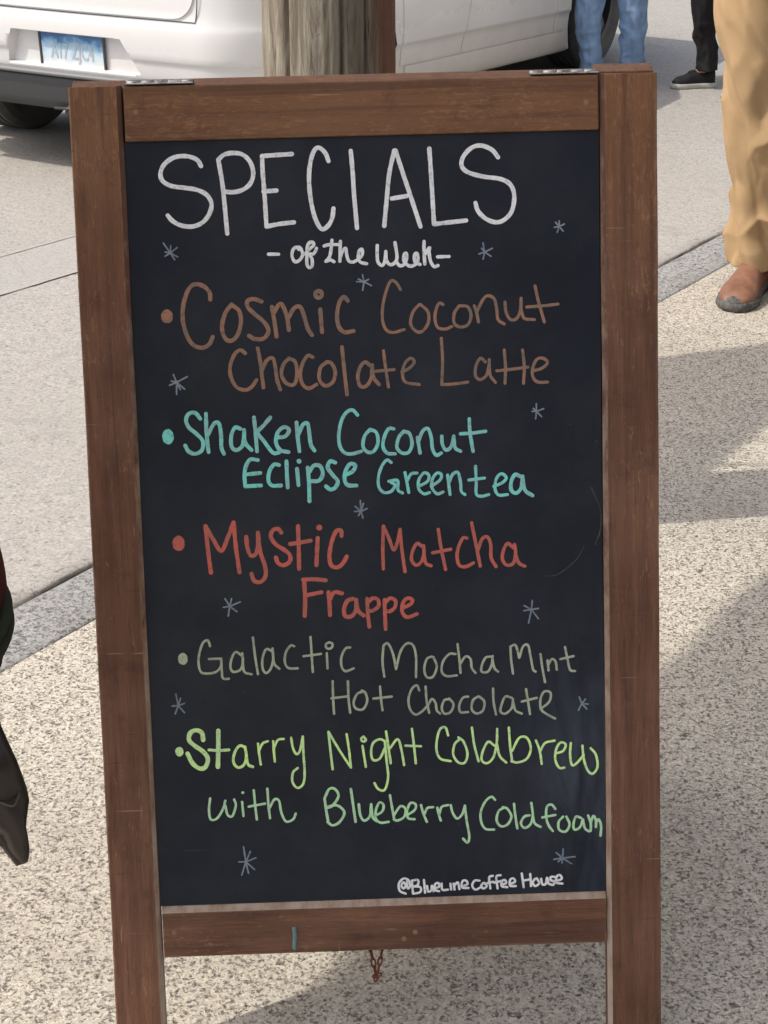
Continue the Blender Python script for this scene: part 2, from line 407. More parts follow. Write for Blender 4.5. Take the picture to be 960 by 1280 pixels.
# ------------------------------------------------------------------ unseen shop front (behind the camera) with a canopy added to shade the sign
shop = empty('storefront', kp(0, 3.5, 0), (0, 0, math.atan2(KD.y, KD.x)))     # local x along the kerb, -y = away from the street... +y towards the street
tag(shop, 'unseen brick storefront, whitened to bounce light, with a canopy added to shade the sign', 'storefront')
M_brick = mat('pale_brick', (.5, .45, .38), .85); _t = NT(M_brick); _br = _t.n('TexBrick'); _br.inputs['Scale'].default_value = 6
_br.inputs['Color1'].default_value = (.80, .77, .72, 1); _br.inputs['Color2'].default_value = (.74, .71, .66, 1); _br.inputs['Mortar'].default_value = (.5, .48, .45, 1)  # brick kept near white to bounce light into the shaded area
_t.l(_t.coord(rot=(R(90), 0, 0)), _br.inputs['Vector']); _t.color(_br.outputs[0])
bm = bmesh.new()
bm_box(bm, -14, -3.2, -.3, 0, 0, 6); bm_box(bm, 3.2, 16, -.3, 0, 0, 6); bm_box(bm, -3.2, 3.2, -.3, 0, 3.0, 6); bm_box(bm, -3.2, .8, -.3, 0, 0, .6); bm_box(bm, .8, 1.2, -.3, 0, 0, 3.0)
from_bm('wall', bm, M_brick, shop)
M_glass = mat('shop_glass', (.03, .035, .04), .05, spec=.8)
bm = bmesh.new(); bm_box(bm, -3.2, .8, -.2, -.18, .6, 3.0); from_bm('window', bm, M_glass, shop)
bm = bmesh.new(); bm_box(bm, 1.2, 3.2, -.2, -.16, 0, 3.0); from_bm('door', bm, M_glass, shop)
M_awn = mat('added_canopy_cloth', (.80, .74, .62), .9); _t = NT(M_awn); _tr = _t.n('BsdfTranslucent'); _tr.inputs[0].default_value = (.90, .87, .82, 1); _mx = _t.n('MixShader'); _mx.inputs[0].default_value = .85; _t.l(_t.b.outputs[0], _mx.inputs[1]); _t.l(_tr.outputs[0], _mx.inputs[2]); _t.l(_mx.outputs[0], _t.t.nodes['Material Output'].inputs[0])
AWN_Z = 3.5
_sh = Vector((math.sin(R(SHADOW_AZ)), math.cos(R(SHADOW_AZ)), 0)) * (AWN_Z / math.tan(R(SUN_EL)))
edge_n = 1.09 - _sh.dot(KN)
V, F = [], []
for i in range(41):
    s = -3.4 + i * .185
    for k, n in enumerate((edge_n, edge_n + .5, edge_n + 1.0, edge_n + 1.5)):
        V.append(((s), 3.5 - n, AWN_Z + [0, .03, .12, .22][k] + (.012 * math.cos(i * math.pi) if k == 0 else 0)))
    if i:
        for k in range(3): a = (i - 1) * 4 + k; F.append((a, a + 4, a + 5, a + 1))
from_data('added_canopy', V, F, M_awn, shop)  # added out of view; front edge placed to shape the sidewalk shadow

md = MD()
for s in (-3.2, -1.0, 1.5, 3.8): md.tube([(s, 0, AWN_Z + .9), (s, 3.5 - edge_n - 1.2, AWN_Z + .15)], .02, 8).tube([(s, 0, AWN_Z + .25), (s, 3.5 - edge_n - .1, AWN_Z + .05)], .02, 8)
md.build('added_canopy_rods', M_steel, shop)

# ------------------------------------------------------------------ utility pole
M_pole = mat('weathered_pole_wood', (.3, .26, .2), .9, spec=.2); _t = NT(M_pole)
_v = _t.coord((14, 14, 1.6)); _g = _t.noise(_v, 2.2, 7, .7, 1.2)
_c = _t.ramp(_g, [(.28, (.075, .058, .044)), (.45, (.235, .20, .155)), (.62, (.36, .325, .26)), (.8, (.46, .43, .36))])
_x = _t.xyz(_t.coord())[0]
_st = _t.math('ADD', _x, _t.math('MULTIPLY', _t.noise(_t.coord((6, 6, 1.2)), 1.5, 5, .65), .16))
_c = _t.mix(_t.ramp(_st, [(.145, 0.0), (.165, 1.0)]), _c, (.20, .075, .040))
_c = _t.mix(_t.math('MULTIPLY', _t.ramp(_st, [(.075, 0.0), (.12, 1.0)]), .55), _c, (.105, .080, .065))
_c = _t.mix(_t.math('MULTIPLY', _t.ramp(_t.noise(_t.coord((60, 60, 5)), 1.5, 4, .7), [(.62, 0.0), (.70, 1.0)]), .8), _c, (.035, .027, .022))
_t.color(_c); _t.bump(_g, .9, .012)
pole = empty('utility_pole', (-.100, 3.25, 0)); tag(pole, 'weathered wooden utility pole behind the menu board, stained red-brown on one side', 'utility pole')
checks = [(R(-90 - 36), .013, .030), (R(-90 + 13), .011, .022), (R(-90 + 35), .009, .018), (R(60), .01, .03), (R(150), .012, .03)]
V, F = [], []; SEG, RING = 220, 150
for i in range(RING + 1):
    z = -.2 + 9.4 * (i / RING) ** 1.9
    for k in range(SEG):
        a = 2 * math.pi * k / SEG
        r = .1225 - .0042 * z
        r += .0035 * noise.noise((math.cos(a) * 2.2, math.sin(a) * 2.2, z * .5)) + .0022 * noise.noise((math.cos(a) * 14, math.sin(a) * 14, z * 1.4)) + .0012 * noise.noise((a * 40, 3, z * 6))
        for ca, w, dpt in checks:
            cc = ca + .03 * noise.noise((z * .8, ca, 0)); d = abs((a - cc + math.pi) % (2 * math.pi) - math.pi) * .124
            if d < w * .5: r -= dpt * (1 - d / (w * .5))
        V.append((r * math.cos(a), r * math.sin(a), z))
    if i:
        for k in range(SEG): l = (k + 1) % SEG; a = (i - 1) * SEG; F.append((a + k, a + l, a + SEG + l, a + SEG + k))
F.append(tuple(range(RING * SEG, RING * SEG + SEG)))
from_data('shaft', V, F, M_pole, pole, True)
# unseen panel added above the frame, outlined to cast a shadow on the sidewalk
PZ = 2.6; sh = Vector((math.sin(R(SHADOW_AZ)), math.cos(R(SHADOW_AZ)), 0)) * (PZ / math.tan(R(SUN_EL)))
poly = [Vector(p) - sh - pole.location for p in ((.40, 3.42, 0), (.68, 3.50, 0), (.90, 3.84, 0), (1.22, 4.46, 0), (.40, 4.15, 0))]
bm = bmesh.new(); bm_prism(bm, [(p.x, p.y) for p in poly], 'z', PZ, PZ + .03); from_bm('added_shadow_panel', bm, mat('added_panel_dark', (.02, .03, .06), .2), pole)
cen = (poly[0] + poly[1]) / 2
bm = bmesh.new(); MDa = MD().tube([(-.1, 0, PZ + .5), (cen.x, cen.y + .25, PZ + .02)], .006, 8).tube([(-.1, 0, PZ - .3), (cen.x, cen.y + .1, PZ - .01)], .006, 8); bm.free()
MDa.build('added_panel_arm', M_steel, pole)

# ------------------------------------------------------------------ the A-frame menu board
board = empty('menu_board', (-0.0231, 1.9937, 1.1277), (-0.2791, -0.0197, 0.0299))
tag(board, 'wooden A-frame sidewalk sign with a handwritten chalk list of weekly drink specials', 'menu board')
LEN = 1.172
def stile(x0, x1, chamfer_side, m, name='stile'):
    c, d, T = (.0048 if chamfer_side > 0 else .0055), .005, .021
    if chamfer_side > 0: poly = [(x0 + .0015, 0), (x1 - c, 0), (x1, d), (x1, T), (x0, T), (x0, .0015)]; fm = {1: 1}
    else: poly = [(x0 + c, 0), (x1 - .0015, 0), (x1, .0015), (x1, T), (x0, T), (x0, d)]; fm = {5: 1}
    bm = bmesh.new(); N = 60
    rings = []
    for i in range(N + 1):
        z = -LEN * i / N
        rings.append([bm.verts.new((x + .0007 * noise.noise((x * 40, y * 60, z * 7)), y + .0005 * noise.noise((x * 30, 5, z * 9)), z - (.0012 if i == 0 and y < .003 else 0))) for x, y in poly])
    n = len(poly)
    for a, b in zip(rings, rings[1:]):
        for k in range(n): f = bm.faces.new((a[k], a[(k + 1) % n], b[(k + 1) % n], b[k])); f.material_index = fm.get(k, 0)
    bm.faces.new(rings[0]); bm.faces.new(rings[-1])
    return from_bm(name, bm, [m, M_worn], board)
stile(-.330, -.2715, 1, M_wood_z); stile(.2655, .330, -1, M_wood_z2)
XL, XR = -.2690, .2642
bm = bmesh.new(); bm_box(bm, XL, XR, .0012, .0205, -.0622, -.0012, .0022, 3); from_bm('top_rail', bm, M_wood_x, board)
bm = bmesh.new()
bm_prism(bm, [(.0012, -1.0228), (.0022, -1.0238), (.0205, -1.0238), (.0205, -.9612), (.0068, -.9612), (.0012, -.9685)], 'x', XL, XR, 0, {4: 1})
from_bm('bottom_rail', bm, [M_wood_x2, M_worn], board)
# blue-green marker dab on the bottom rail
md = MD(); P = catmull([(-.1118, .0005, -.9905), (-.1112, .0005, -1.002), (-.1122, .0005, -1.013), (-.1118, .0005, -1.0195)], 6)
md.tube(P, [.0021, .0025] + [.0026] * (len(P) - 4) + [.0022, .0016], 8); md.build('paint_dab', mat('faded_teal_paint', (.13, .22, .22), .8), board)
bm = bmesh.new(); bm_box(bm, -.2712, .2643, .0062, .0100, -.9608, -.0626); panel = from_bm('chalkboard', bm, M_panel, board)
bm = bmesh.new(); bm_box(bm, -.27, .263, .0112, .0150, -1.0, -.03); from_bm('backing', bm, M_dark, panel)

# handwriting: pen strokes in tenths of a millimetre on the panel
INKDATA = """
L title white
56 -1857,-906 -1891,-844 -1960,-806 -2058,-790 -2171,-809 -2273,-881 -2317,-977 -2295,-1061 -2199,-1119 -2059,-1142 -1919,-1168 -1809,-1226 -1757,-1325 -1784,-1436 -1864,-1532 -1979,-1576 -2106,-1562 -2203,-1509 -2256,-1446
56 -1660,-842 -1628,-1078 -1610,-1329 -1592,-1665
56 -1660,-842 -1594,-788 -1494,-771 -1383,-793 -1301,-879 -1272,-1004 -1310,-1114 -1398,-1182 -1512,-1206 -1616,-1195
56 -828,-800 -1003,-806 -1166,-813
56 -1166,-813 -1165,-1007 -1154,-1230 -1145,-1599
56 -1164,-1207 -1017,-1200
56 -1145,-1599 -1002,-1575 -832,-1560
56 -419,-888 -453,-798 -521,-738 -579,-773 -626,-910 -646,-1104 -631,-1327 -589,-1524 -522,-1643 -450,-1612 -399,-1529 -379,-1418
56 -164,-783 -149,-1034 -142,-1257 -119,-1643
56 191,-1629 228,-1322 264,-1044 327,-791
56 341,-791 419,-1048 498,-1301 603,-1646
56 284,-1324 455,-1300
56 723,-779 736,-1057 747,-1336 757,-1622
56 757,-1622 945,-1607 1122,-1592
56 1499,-896 1430,-811 1303,-760 1189,-791 1102,-886 1086,-982 1156,-1054 1325,-1106 1523,-1139 1635,-1206 1676,-1333 1645,-1500 1558,-1595 1458,-1621 1344,-1576 1261,-1489 1234,-1399
L subtitle white
42 -1134,-1910 -1019,-1913
42 -785,-1867 -811,-1840 -852,-1865 -867,-1937 -840,-1999 -790,-1991 -748,-1933 -759,-1867 -784,-1840
42 -747,-1907 -714,-1915 -673,-1870 -618,-1825 -624,-1792 -664,-1794 -692,-1843 -697,-1935 -701,-2027 -679,-2073 -643,-2055 -641,-1982 -661,-1923 -628,-1923 -600,-1891 -586,-1859
42 -499,-1835 -439,-1821 -320,-1824
42 -408,-1772 -421,-1877 -443,-1961 -485,-2009
42 -485,-2009 -431,-1995 -392,-2015
42 -312,-1788 -319,-1892 -325,-2011
42 -325,-1984 -296,-1906 -255,-1868 -246,-1934 -226,-2007 -180,-2025 -126,-2003
42 -126,-2003 -71,-1952 -69,-1886 -103,-1905 -115,-1983 -87,-2030 -21,-2048
43 105,-1846 102,-1953 109,-2032 153,-2073 187,-2023 201,-1916
43 201,-1916 206,-2012 243,-2064 297,-2048 327,-1981 308,-1818
43 314,-2026 353,-2078 404,-2068 435,-2007 436,-1945 410,-1955 405,-2029 467,-2087 541,-2066 566,-2010 556,-1948 527,-1964 531,-2043 587,-2073
43 639,-1815 636,-1933 642,-2069
43 641,-1967 700,-1884 693,-1935 708,-2037 746,-2100 792,-2090
43 789,-1992 920,-1992
L cosmic brown
D -2316,-2582 68 79
54 -1816,-2403 -1821,-2318 -1894,-2245 -1993,-2228 -2067,-2297 -2122,-2451 -2138,-2621 -2103,-2792 -2037,-2908 -1938,-2948 -1851,-2914 -1805,-2829
54 -1576,-2466 -1651,-2563 -1695,-2719 -1663,-2848 -1592,-2878 -1518,-2809 -1476,-2668 -1493,-2539 -1571,-2472
54 -1233,-2442 -1317,-2411 -1389,-2429 -1392,-2500 -1310,-2587 -1213,-2675 -1165,-2776 -1220,-2860 -1320,-2866 -1390,-2827
54 -1116,-2507 -1093,-2679 -1076,-2844
54 -1101,-2579 -1035,-2481 -992,-2497 -948,-2626 -931,-2774
54 -941,-2654 -865,-2529 -793,-2516 -754,-2617 -716,-2760 -670,-2839
54 -566,-2551 -554,-2808
54 -579,-2341 -614,-2363 -610,-2402 -576,-2417 -544,-2396 -548,-2353 -579,-2341
54 -249,-2461 -290,-2417 -343,-2472 -376,-2613 -363,-2742 -302,-2815 -193,-2806
L chocolate brown
48 -1441,-3025 -1497,-2987 -1564,-3036 -1618,-3163 -1615,-3292 -1556,-3409 -1457,-3446 -1384,-3414 -1324,-3335
48 -1296,-2972 -1273,-3130 -1247,-3424
48 -1263,-3245 -1201,-3118 -1128,-3091 -1103,-3192 -1088,-3336 -1055,-3452
48 -942,-3097 -1008,-3166 -1035,-3280 -981,-3383 -895,-3399 -857,-3286 -872,-3142 -942,-3097
48 -670,-3090 -726,-3074 -787,-3158 -820,-3287 -795,-3402 -724,-3448 -637,-3407
48 -514,-3152 -588,-3222 -601,-3350 -537,-3424 -449,-3384 -417,-3270 -457,-3168 -514,-3152
48 -331,-2985 -315,-3215 -290,-3532
48 -13,-3209 -69,-3165 -128,-3220 -160,-3334 -134,-3436 -62,-3438 -2,-3339 8,-3196 21,-3340 82,-3428
L cosmic brown
39 357,-2350 308,-2269 251,-2248 200,-2345 153,-2514 142,-2685 179,-2800 259,-2836 389,-2806
40 567,-2526 494,-2609 462,-2737 517,-2824 589,-2834 663,-2742 666,-2614 582,-2526
40 839,-2534 797,-2518 758,-2588 744,-2702 776,-2794 862,-2813 934,-2787
40 1025,-2553 966,-2637 964,-2751 1034,-2795 1121,-2769 1158,-2671 1125,-2570 1039,-2553
40 1197,-2558 1224,-2644 1242,-2744
40 1224,-2630 1299,-2489 1357,-2448 1428,-2487 1454,-2608 1467,-2722 1537,-2775
40 1550,-2525 1560,-2639 1610,-2726 1682,-2714 1727,-2615 1735,-2487
40 1733,-2615 1768,-2716 1883,-2734
40 1897,-2350 1929,-2507 1998,-2765
40 1799,-2589 1986,-2580 2158,-2565
L chocolate brown
40 144,-3042 162,-3229 190,-3460
40 17,-3276 262,-3260
40 347,-3291 435,-3251 494,-3181 452,-3137 387,-3192 356,-3306 388,-3408 545,-3441
40 811,-2918 820,-3161 805,-3449
40 805,-3449 934,-3447 1108,-3429
40 1314,-3204 1257,-3160 1204,-3244 1196,-3359 1253,-3404 1326,-3348 1357,-3220
40 1358,-3177 1363,-3349 1425,-3443
40 1532,-3073 1543,-3268 1534,-3455
40 1743,-3079 1760,-3275 1748,-3461
40 1442,-3309 1630,-3294 1803,-3276
40 1860,-3321 1961,-3295 2029,-3230 1977,-3180 1905,-3192 1855,-3292 1859,-3393 1916,-3452 2026,-3455
L shaken teal
D -2367,-3960 66 89
51 -1987,-3762 -2042,-3694 -2114,-3701 -2151,-3772 -2121,-3860 -2038,-3935 -1969,-4023 -1982,-4125 -2062,-4166 -2138,-4135 -2173,-4067
51 -1919,-3707 -1922,-3923 -1908,-4150
51 -1909,-3953 -1832,-3825 -1774,-3827 -1756,-3957 -1757,-4102 -1731,-4176
51 -1532,-3892 -1589,-3875 -1636,-3961 -1641,-4091 -1585,-4137 -1511,-4081 -1490,-3936
51 -1489,-3907 -1481,-4053 -1412,-4142
51 -1369,-3766 -1356,-3969 -1349,-4158
51 -1182,-3772 -1257,-3856 -1332,-3941 -1264,-4044 -1168,-4178 -1096,-4180
51 -1118,-4005 -1017,-3994 -971,-3923 -1027,-3886 -1102,-3948 -1126,-4063 -1080,-4152 -986,-4178
51 -882,-3838 -873,-4012 -859,-4173
51 -866,-3984 -811,-3869 -753,-3857 -737,-3988 -723,-4104 -685,-4169
L eclipse teal
51 -1344,-4260 -1431,-4252 -1483,-4329 -1504,-4430 -1500,-4562
51 -1495,-4425 -1321,-4412
52 -1500,-4562 -1318,-4558
51 -1101,-4326 -1158,-4318 -1213,-4395 -1229,-4497 -1191,-4562 -1086,-4565
51 -1013,-4285 -1013,-4445 -1009,-4591
52 -894,-4376 -884,-4566
D -868,-4289 28 29
52 -770,-4365 -761,-4540 -763,-4760
52 -757,-4423 -697,-4344 -625,-4354 -598,-4443 -644,-4520 -737,-4526
52 -450,-4316 -507,-4300 -538,-4372 -483,-4461 -427,-4536 -459,-4608 -517,-4629 -565,-4590
52 -338,-4465 -250,-4424 -219,-4358 -276,-4336 -328,-4407 -348,-4509 -313,-4583 -212,-4592
L shaken teal
46 -176,-3772 -232,-3713 -305,-3740 -365,-3839 -399,-3997 -389,-4129 -333,-4209 -247,-4220 -145,-4194
46 -37,-3944 -102,-4021 -123,-4136 -73,-4205 0,-4198 52,-4098 35,-3981 -37,-3944
46 238,-3944 180,-3942 129,-4028 108,-4143 153,-4223 245,-4235
46 353,-3976 293,-4047 270,-4163 332,-4229 405,-4219 445,-4124 419,-4007 353,-3976
46 510,-4053 522,-4141 535,-4235
46 514,-4112 570,-3983 634,-3955 669,-4058 681,-4189 722,-4264 781,-4242
46 791,-4047 798,-4149 840,-4209 899,-4167 930,-4051
46 930,-4066 942,-4183 1005,-4228
46 1114,-3854 1119,-4013 1150,-4233
46 1009,-4025 1148,-4020 1299,-4004
L eclipse teal
40 199,-4335 150,-4305 97,-4361 50,-4477 46,-4608 102,-4683 190,-4671 235,-4600 193,-4569
40 164,-4553 266,-4548 269,-4659 320,-4696
40 355,-4457 375,-4575 393,-4692
40 382,-4545 427,-4474 494,-4467
40 511,-4623 614,-4567 630,-4494 573,-4469 513,-4549 510,-4652 567,-4712 634,-4700
40 656,-4627 759,-4557 775,-4493 726,-4474 673,-4540 664,-4642 721,-4717 791,-4698
40 848,-4501 860,-4618 872,-4730
40 866,-4589 906,-4497 970,-4475 997,-4593 1004,-4696 1046,-4736
40 1175,-4408 1180,-4599 1178,-4731 1235,-4762 1323,-4744
40 1094,-4567 1277,-4549
40 1383,-4649 1486,-4608 1530,-4551 1473,-4505 1414,-4562 1397,-4679 1439,-4753 1541,-4751
49 1691,-4541 1633,-4519 1588,-4597 1586,-4699 1644,-4736 1703,-4673 1720,-4542
49 1719,-4557 1746,-4704 1833,-4771
L mystic red
D -2300,-5209 72 91
55 -1939,-5566 -1961,-5309 -1979,-5014
55 -1979,-5014 -1898,-5170 -1808,-5313 -1729,-5162 -1651,-4981
55 -1651,-4981 -1637,-5267 -1606,-5571
55 -1512,-5156 -1504,-5272 -1470,-5375 -1414,-5364 -1380,-5275 -1374,-5109
55 -1374,-5109 -1357,-5327 -1306,-5509 -1305,-5624 -1363,-5692 -1438,-5679 -1468,-5593
55 -1102,-5118 -1138,-5073 -1202,-5089 -1225,-5165 -1170,-5256 -1072,-5324 -1011,-5389 -1019,-5466 -1091,-5503 -1153,-5475 -1176,-5410
55 -906,-5047 -906,-5290 -910,-5552
55 -1006,-5256 -879,-5240 -765,-5223
55 -681,-5195 -694,-5348 -707,-5515
D -659,-5073 35 35
55 -403,-5178 -409,-5114 -467,-5125 -521,-5251 -551,-5404 -535,-5520 -460,-5548 -395,-5499 -350,-5423
L frappe red
55 -864,-6116 -852,-5909 -857,-5690
55 -869,-5682 -743,-5681 -604,-5698
55 -845,-5871 -659,-5838
55 -575,-5841 -569,-5970 -566,-6113
55 -560,-5919 -507,-5843 -419,-5859
55 -294,-5927 -358,-5951 -399,-6040 -389,-6131 -313,-6134 -260,-6058 -256,-5941
55 -257,-5954 -235,-6071 -173,-6133
L frappe red
50 -126,-5932 -125,-6088 -110,-6270
50 -122,-5984 -62,-5929 0,-5949 3,-6027 -67,-6077 -117,-6075
50 77,-5952 77,-6120 80,-6302
50 81,-5991 141,-5936 203,-5964 196,-6046 136,-6091 86,-6082
50 277,-6062 380,-6013 402,-5962 344,-5942 292,-5998 281,-6101 338,-6168 454,-6132
L mystic red
45 74,-5583 73,-5346 88,-5078
45 88,-5078 147,-5220 201,-5363 252,-5249 281,-5122
45 281,-5122 295,-5353 326,-5624
45 536,-5335 474,-5295 421,-5383 406,-5485 455,-5551 519,-5514 552,-5413 549,-5323
45 552,-5413 570,-5529 632,-5564
45 726,-5136 756,-5368 801,-5613
45 654,-5411 763,-5393 865,-5376
45 1057,-5249 1012,-5247 959,-5348 939,-5463 962,-5567 1038,-5587 1128,-5546
45 1117,-5071 1158,-5303 1208,-5587
45 1181,-5407 1234,-5267 1298,-5243 1335,-5334 1337,-5489 1393,-5598
45 1600,-5381 1532,-5328 1480,-5416 1471,-5518 1521,-5584 1597,-5561 1624,-5446 1613,-5343
45 1624,-5459 1661,-5563 1731,-5604
L galactic sage
D -2311,-6585 57 72
32 -1985,-6441 -2009,-6371 -2065,-6397 -2110,-6507 -2129,-6633 -2107,-6746 -2026,-6769 -1929,-6752 -1866,-6684 -1862,-6600
32 -2005,-6595 -1862,-6594
32 -1862,-6600 -1860,-6740 -1850,-6831 -1782,-6841
32 -1620,-6566 -1687,-6521 -1736,-6590 -1757,-6702 -1723,-6759 -1640,-6733 -1609,-6636 -1613,-6538
32 -1610,-6650 -1595,-6763 -1514,-6794
32 -1480,-6354 -1462,-6585 -1437,-6796
32 -1267,-6521 -1330,-6499 -1375,-6602 -1379,-6728 -1340,-6786 -1283,-6731 -1252,-6620 -1255,-6493
32 -1257,-6535 -1240,-6676 -1182,-6740
32 -1000,-6473 -1041,-6464 -1098,-6540 -1116,-6652 -1078,-6732 -968,-6741
32 -804,-6368 -798,-6578 -791,-6790
32 -894,-6598 -688,-6576
32 -619,-6570 -617,-6753
32 -587,-6439 -624,-6460 -625,-6500 -590,-6518 -554,-6496 -552,-6457 -587,-6439
32 -343,-6509 -398,-6521 -448,-6618 -451,-6730 -406,-6794 -309,-6763
L hot sage
32 -561,-6910 -562,-7122 -557,-7306
33 -382,-6916 -380,-7128 -366,-7299
33 -581,-7116 -388,-7099
33 -213,-7049 -277,-7075 -321,-7172 -296,-7250 -213,-7261 -161,-7164 -180,-7064 -221,-7034
L galactic sage
32 49,-6874 33,-6692 50,-6496
32 50,-6496 104,-6477 159,-6605 190,-6787
32 190,-6787 248,-6578 324,-6484 397,-6508 429,-6644 423,-6892
32 615,-6650 555,-6679 523,-6798 550,-6896 624,-6892 671,-6773 635,-6657
32 896,-6629 822,-6627 746,-6715 729,-6835 787,-6892 905,-6887
32 922,-6510 939,-6691 950,-6858
32 946,-6752 1013,-6663 1071,-6695 1084,-6802 1127,-6864
32 1308,-6673 1249,-6686 1203,-6775 1201,-6851 1275,-6853 1321,-6764 1332,-6668
32 1331,-6704 1350,-6810 1393,-6857
32 1570,-6887 1550,-6711 1546,-6560
32 1546,-6560 1606,-6547 1647,-6699
32 1647,-6699 1694,-6565 1753,-6552 1781,-6688 1808,-6841 1837,-6872
32 1899,-6662 1920,-6844 1948,-7003
32 1981,-6740 1991,-6862
32 1986,-6801 2032,-6727 2076,-6759 2089,-6856
32 2190,-6587 2218,-6733 2246,-6861 2305,-6881
32 2135,-6730 2289,-6699
L hot sage
32 -5,-6993 3,-7145 17,-7282
32 -86,-7136 131,-7119
32 458,-7054 430,-6992 369,-7036 328,-7156 343,-7278 406,-7347 481,-7313 542,-7254
32 533,-7011 543,-7193 569,-7331
32 557,-7239 603,-7165 646,-7212 659,-7303 697,-7344
32 810,-7172 751,-7185 719,-7275 747,-7346 821,-7330 859,-7240 810,-7165
32 1033,-7149 973,-7162 927,-7251 940,-7334 1029,-7337
32 1151,-7152 1091,-7196 1074,-7302 1132,-7359 1207,-7322 1224,-7216 1166,-7153
32 1331,-7061 1334,-7219 1360,-7379
32 1551,-7181 1477,-7163 1431,-7253 1415,-7344 1473,-7370 1549,-7303 1565,-7197
32 1565,-7227 1593,-7335 1666,-7377
32 1721,-7080 1743,-7233 1764,-7386
32 1669,-7230 1847,-7191
32 1890,-7329 1995,-7241 2011,-7135 1937,-7118 1892,-7207 1896,-7329 1963,-7393 2061,-7451
L starry lime
D -2401,-7706 49 59
60 -2114,-7573 -2125,-7487 -2192,-7451 -2262,-7483 -2280,-7567 -2214,-7641 -2120,-7715 -2069,-7803 -2101,-7902 -2170,-7919 -2250,-7854 -2306,-7732
60 -1931,-7465 -1939,-7664 -1954,-7907
41 -2050,-7695 -1941,-7707 -1816,-7703
38 -1622,-7675 -1690,-7659 -1749,-7742 -1767,-7856 -1714,-7923 -1644,-7889 -1612,-7790 -1622,-7689
38 -1612,-7790 -1594,-7890 -1540,-7921
33 -1468,-7638 -1459,-7766 -1445,-7895
33 -1458,-7723 -1413,-7639 -1352,-7613
33 -1288,-7615 -1284,-7744 -1278,-7864
33 -1283,-7701 -1232,-7603 -1163,-7591
33 -1074,-7580 -1056,-7709 -1018,-7781 -975,-7740 -936,-7570
33 -936,-7570 -935,-7784 -928,-7985 -947,-8142 -1018,-8197 -1076,-8123 -1067,-8008 -1010,-7953
33 -595,-7982 -615,-7738 -630,-7523
33 -630,-7523 -505,-7756 -378,-7969
33 -378,-7969 -394,-7745 -416,-7559
33 -232,-7708 -216,-7837 -200,-7966
33 -217,-7594 -243,-7616 -238,-7645 -211,-7654 -191,-7632 -217,-7594
33 34,-7657 -27,-7633 -105,-7678 -132,-7787 -111,-7883 -33,-7870 31,-7745
33 34,-7657 49,-7904 62,-8095 18,-8253 -59,-8244 -103,-8169
33 52,-7541 77,-7747 97,-7931
33 93,-7747 188,-7640 230,-7784 256,-7959
33 359,-7519 379,-7726 395,-7942
33 278,-7722 461,-7735
33 787,-7613 758,-7517 696,-7531 657,-7640 645,-7782 688,-7894 810,-7930
33 924,-7665 861,-7726 843,-7852 902,-7949 979,-7952 1012,-7842 969,-7698 909,-7642
33 1071,-7528 1097,-7750 1143,-7942
33 1337,-7758 1261,-7708 1197,-7817 1180,-7927 1241,-7970 1319,-7900 1362,-7727 1371,-7554
33 1362,-7727 1396,-7887 1472,-7969
33 1510,-7542 1521,-7764 1543,-7962
33 1545,-7828 1630,-7673 1723,-7676 1767,-7804 1719,-7929 1610,-7973 1534,-7955
33 1830,-7711 1874,-7840 1894,-7999
33 1874,-7855 1937,-7747 2051,-7719
33 2059,-7878 2151,-7849 2183,-7771 2122,-7746 2068,-7830 2058,-7957 2103,-8054 2164,-8056
33 2245,-7757 2234,-7899 2257,-8027 2319,-7998 2397,-7905
33 2383,-7793 2397,-7953 2442,-8097 2503,-8141 2560,-8054 2542,-7910 2482,-7828
L blueberry mint
33 -99,-8568 -21,-8523 -3,-8444 -48,-8410 -91,-8489 -100,-8600 -46,-8660 53,-8654
33 77,-8325 103,-8511 122,-8634
33 117,-8576 197,-8467 258,-8501 240,-8596 162,-8641 116,-8624
33 271,-8581 365,-8520 382,-8451 321,-8429 279,-8517 286,-8614 363,-8632
33 444,-8459 472,-8572 510,-8670
33 481,-8573 520,-8500 588,-8490
33 638,-8498 657,-8595 677,-8659
33 657,-8595 690,-8493 768,-8470
33 799,-8472 821,-8568 872,-8641 935,-8588 968,-8484
33 968,-8484 986,-8670 1013,-8864 990,-8944 938,-8893
33 1331,-8426 1288,-8386 1216,-8438 1158,-8564 1159,-8692 1210,-8781 1312,-8794
34 1431,-8526 1369,-8571 1345,-8683 1396,-8755 1474,-8735 1522,-8641 1477,-8543 1422,-8519
34 1556,-8482 1569,-8626 1591,-8788
34 1739,-8632 1677,-8646 1635,-8725 1675,-8784 1747,-8745 1779,-8634 1763,-8479
34 1779,-8634 1800,-8731 1870,-8781
34 2050,-8563 2004,-8507 1948,-8537 1940,-8671 1970,-8769 2015,-8835
34 1893,-8663 2049,-8637
34 2141,-8662 2088,-8725 2093,-8821 2170,-8847 2218,-8761 2182,-8664
34 2358,-8686 2296,-8668 2264,-8763 2279,-8828 2342,-8798 2380,-8703
34 2380,-8719 2403,-8816 2450,-8856
34 2442,-8657 2472,-8754 2471,-8851
34 2472,-8754 2504,-8665 2535,-8724 2534,-8805
34 2534,-8756 2566,-8709 2596,-8791 2589,-8913
33 -2061,-8290 -2081,-8433 -2064,-8549 -1988,-8537 -1914,-8425 -1883,-8325
33 -1885,-8383 -1862,-8499 -1807,-8515 -1760,-8387 -1777,-8314
33 -1684,-8346 -1674,-8520
D -1671,-8232 19 17
33 -1540,-8207 -1530,-8395 -1517,-8568
33 -1608,-8407 -1413,-8376
33 -1378,-8193 -1372,-8400 -1359,-8559
33 -1359,-8430 -1300,-8331 -1245,-8347 -1223,-8492 -1171,-8604 -1087,-8583 -1051,-8512
36 -703,-8337 -688,-8482 -666,-8641
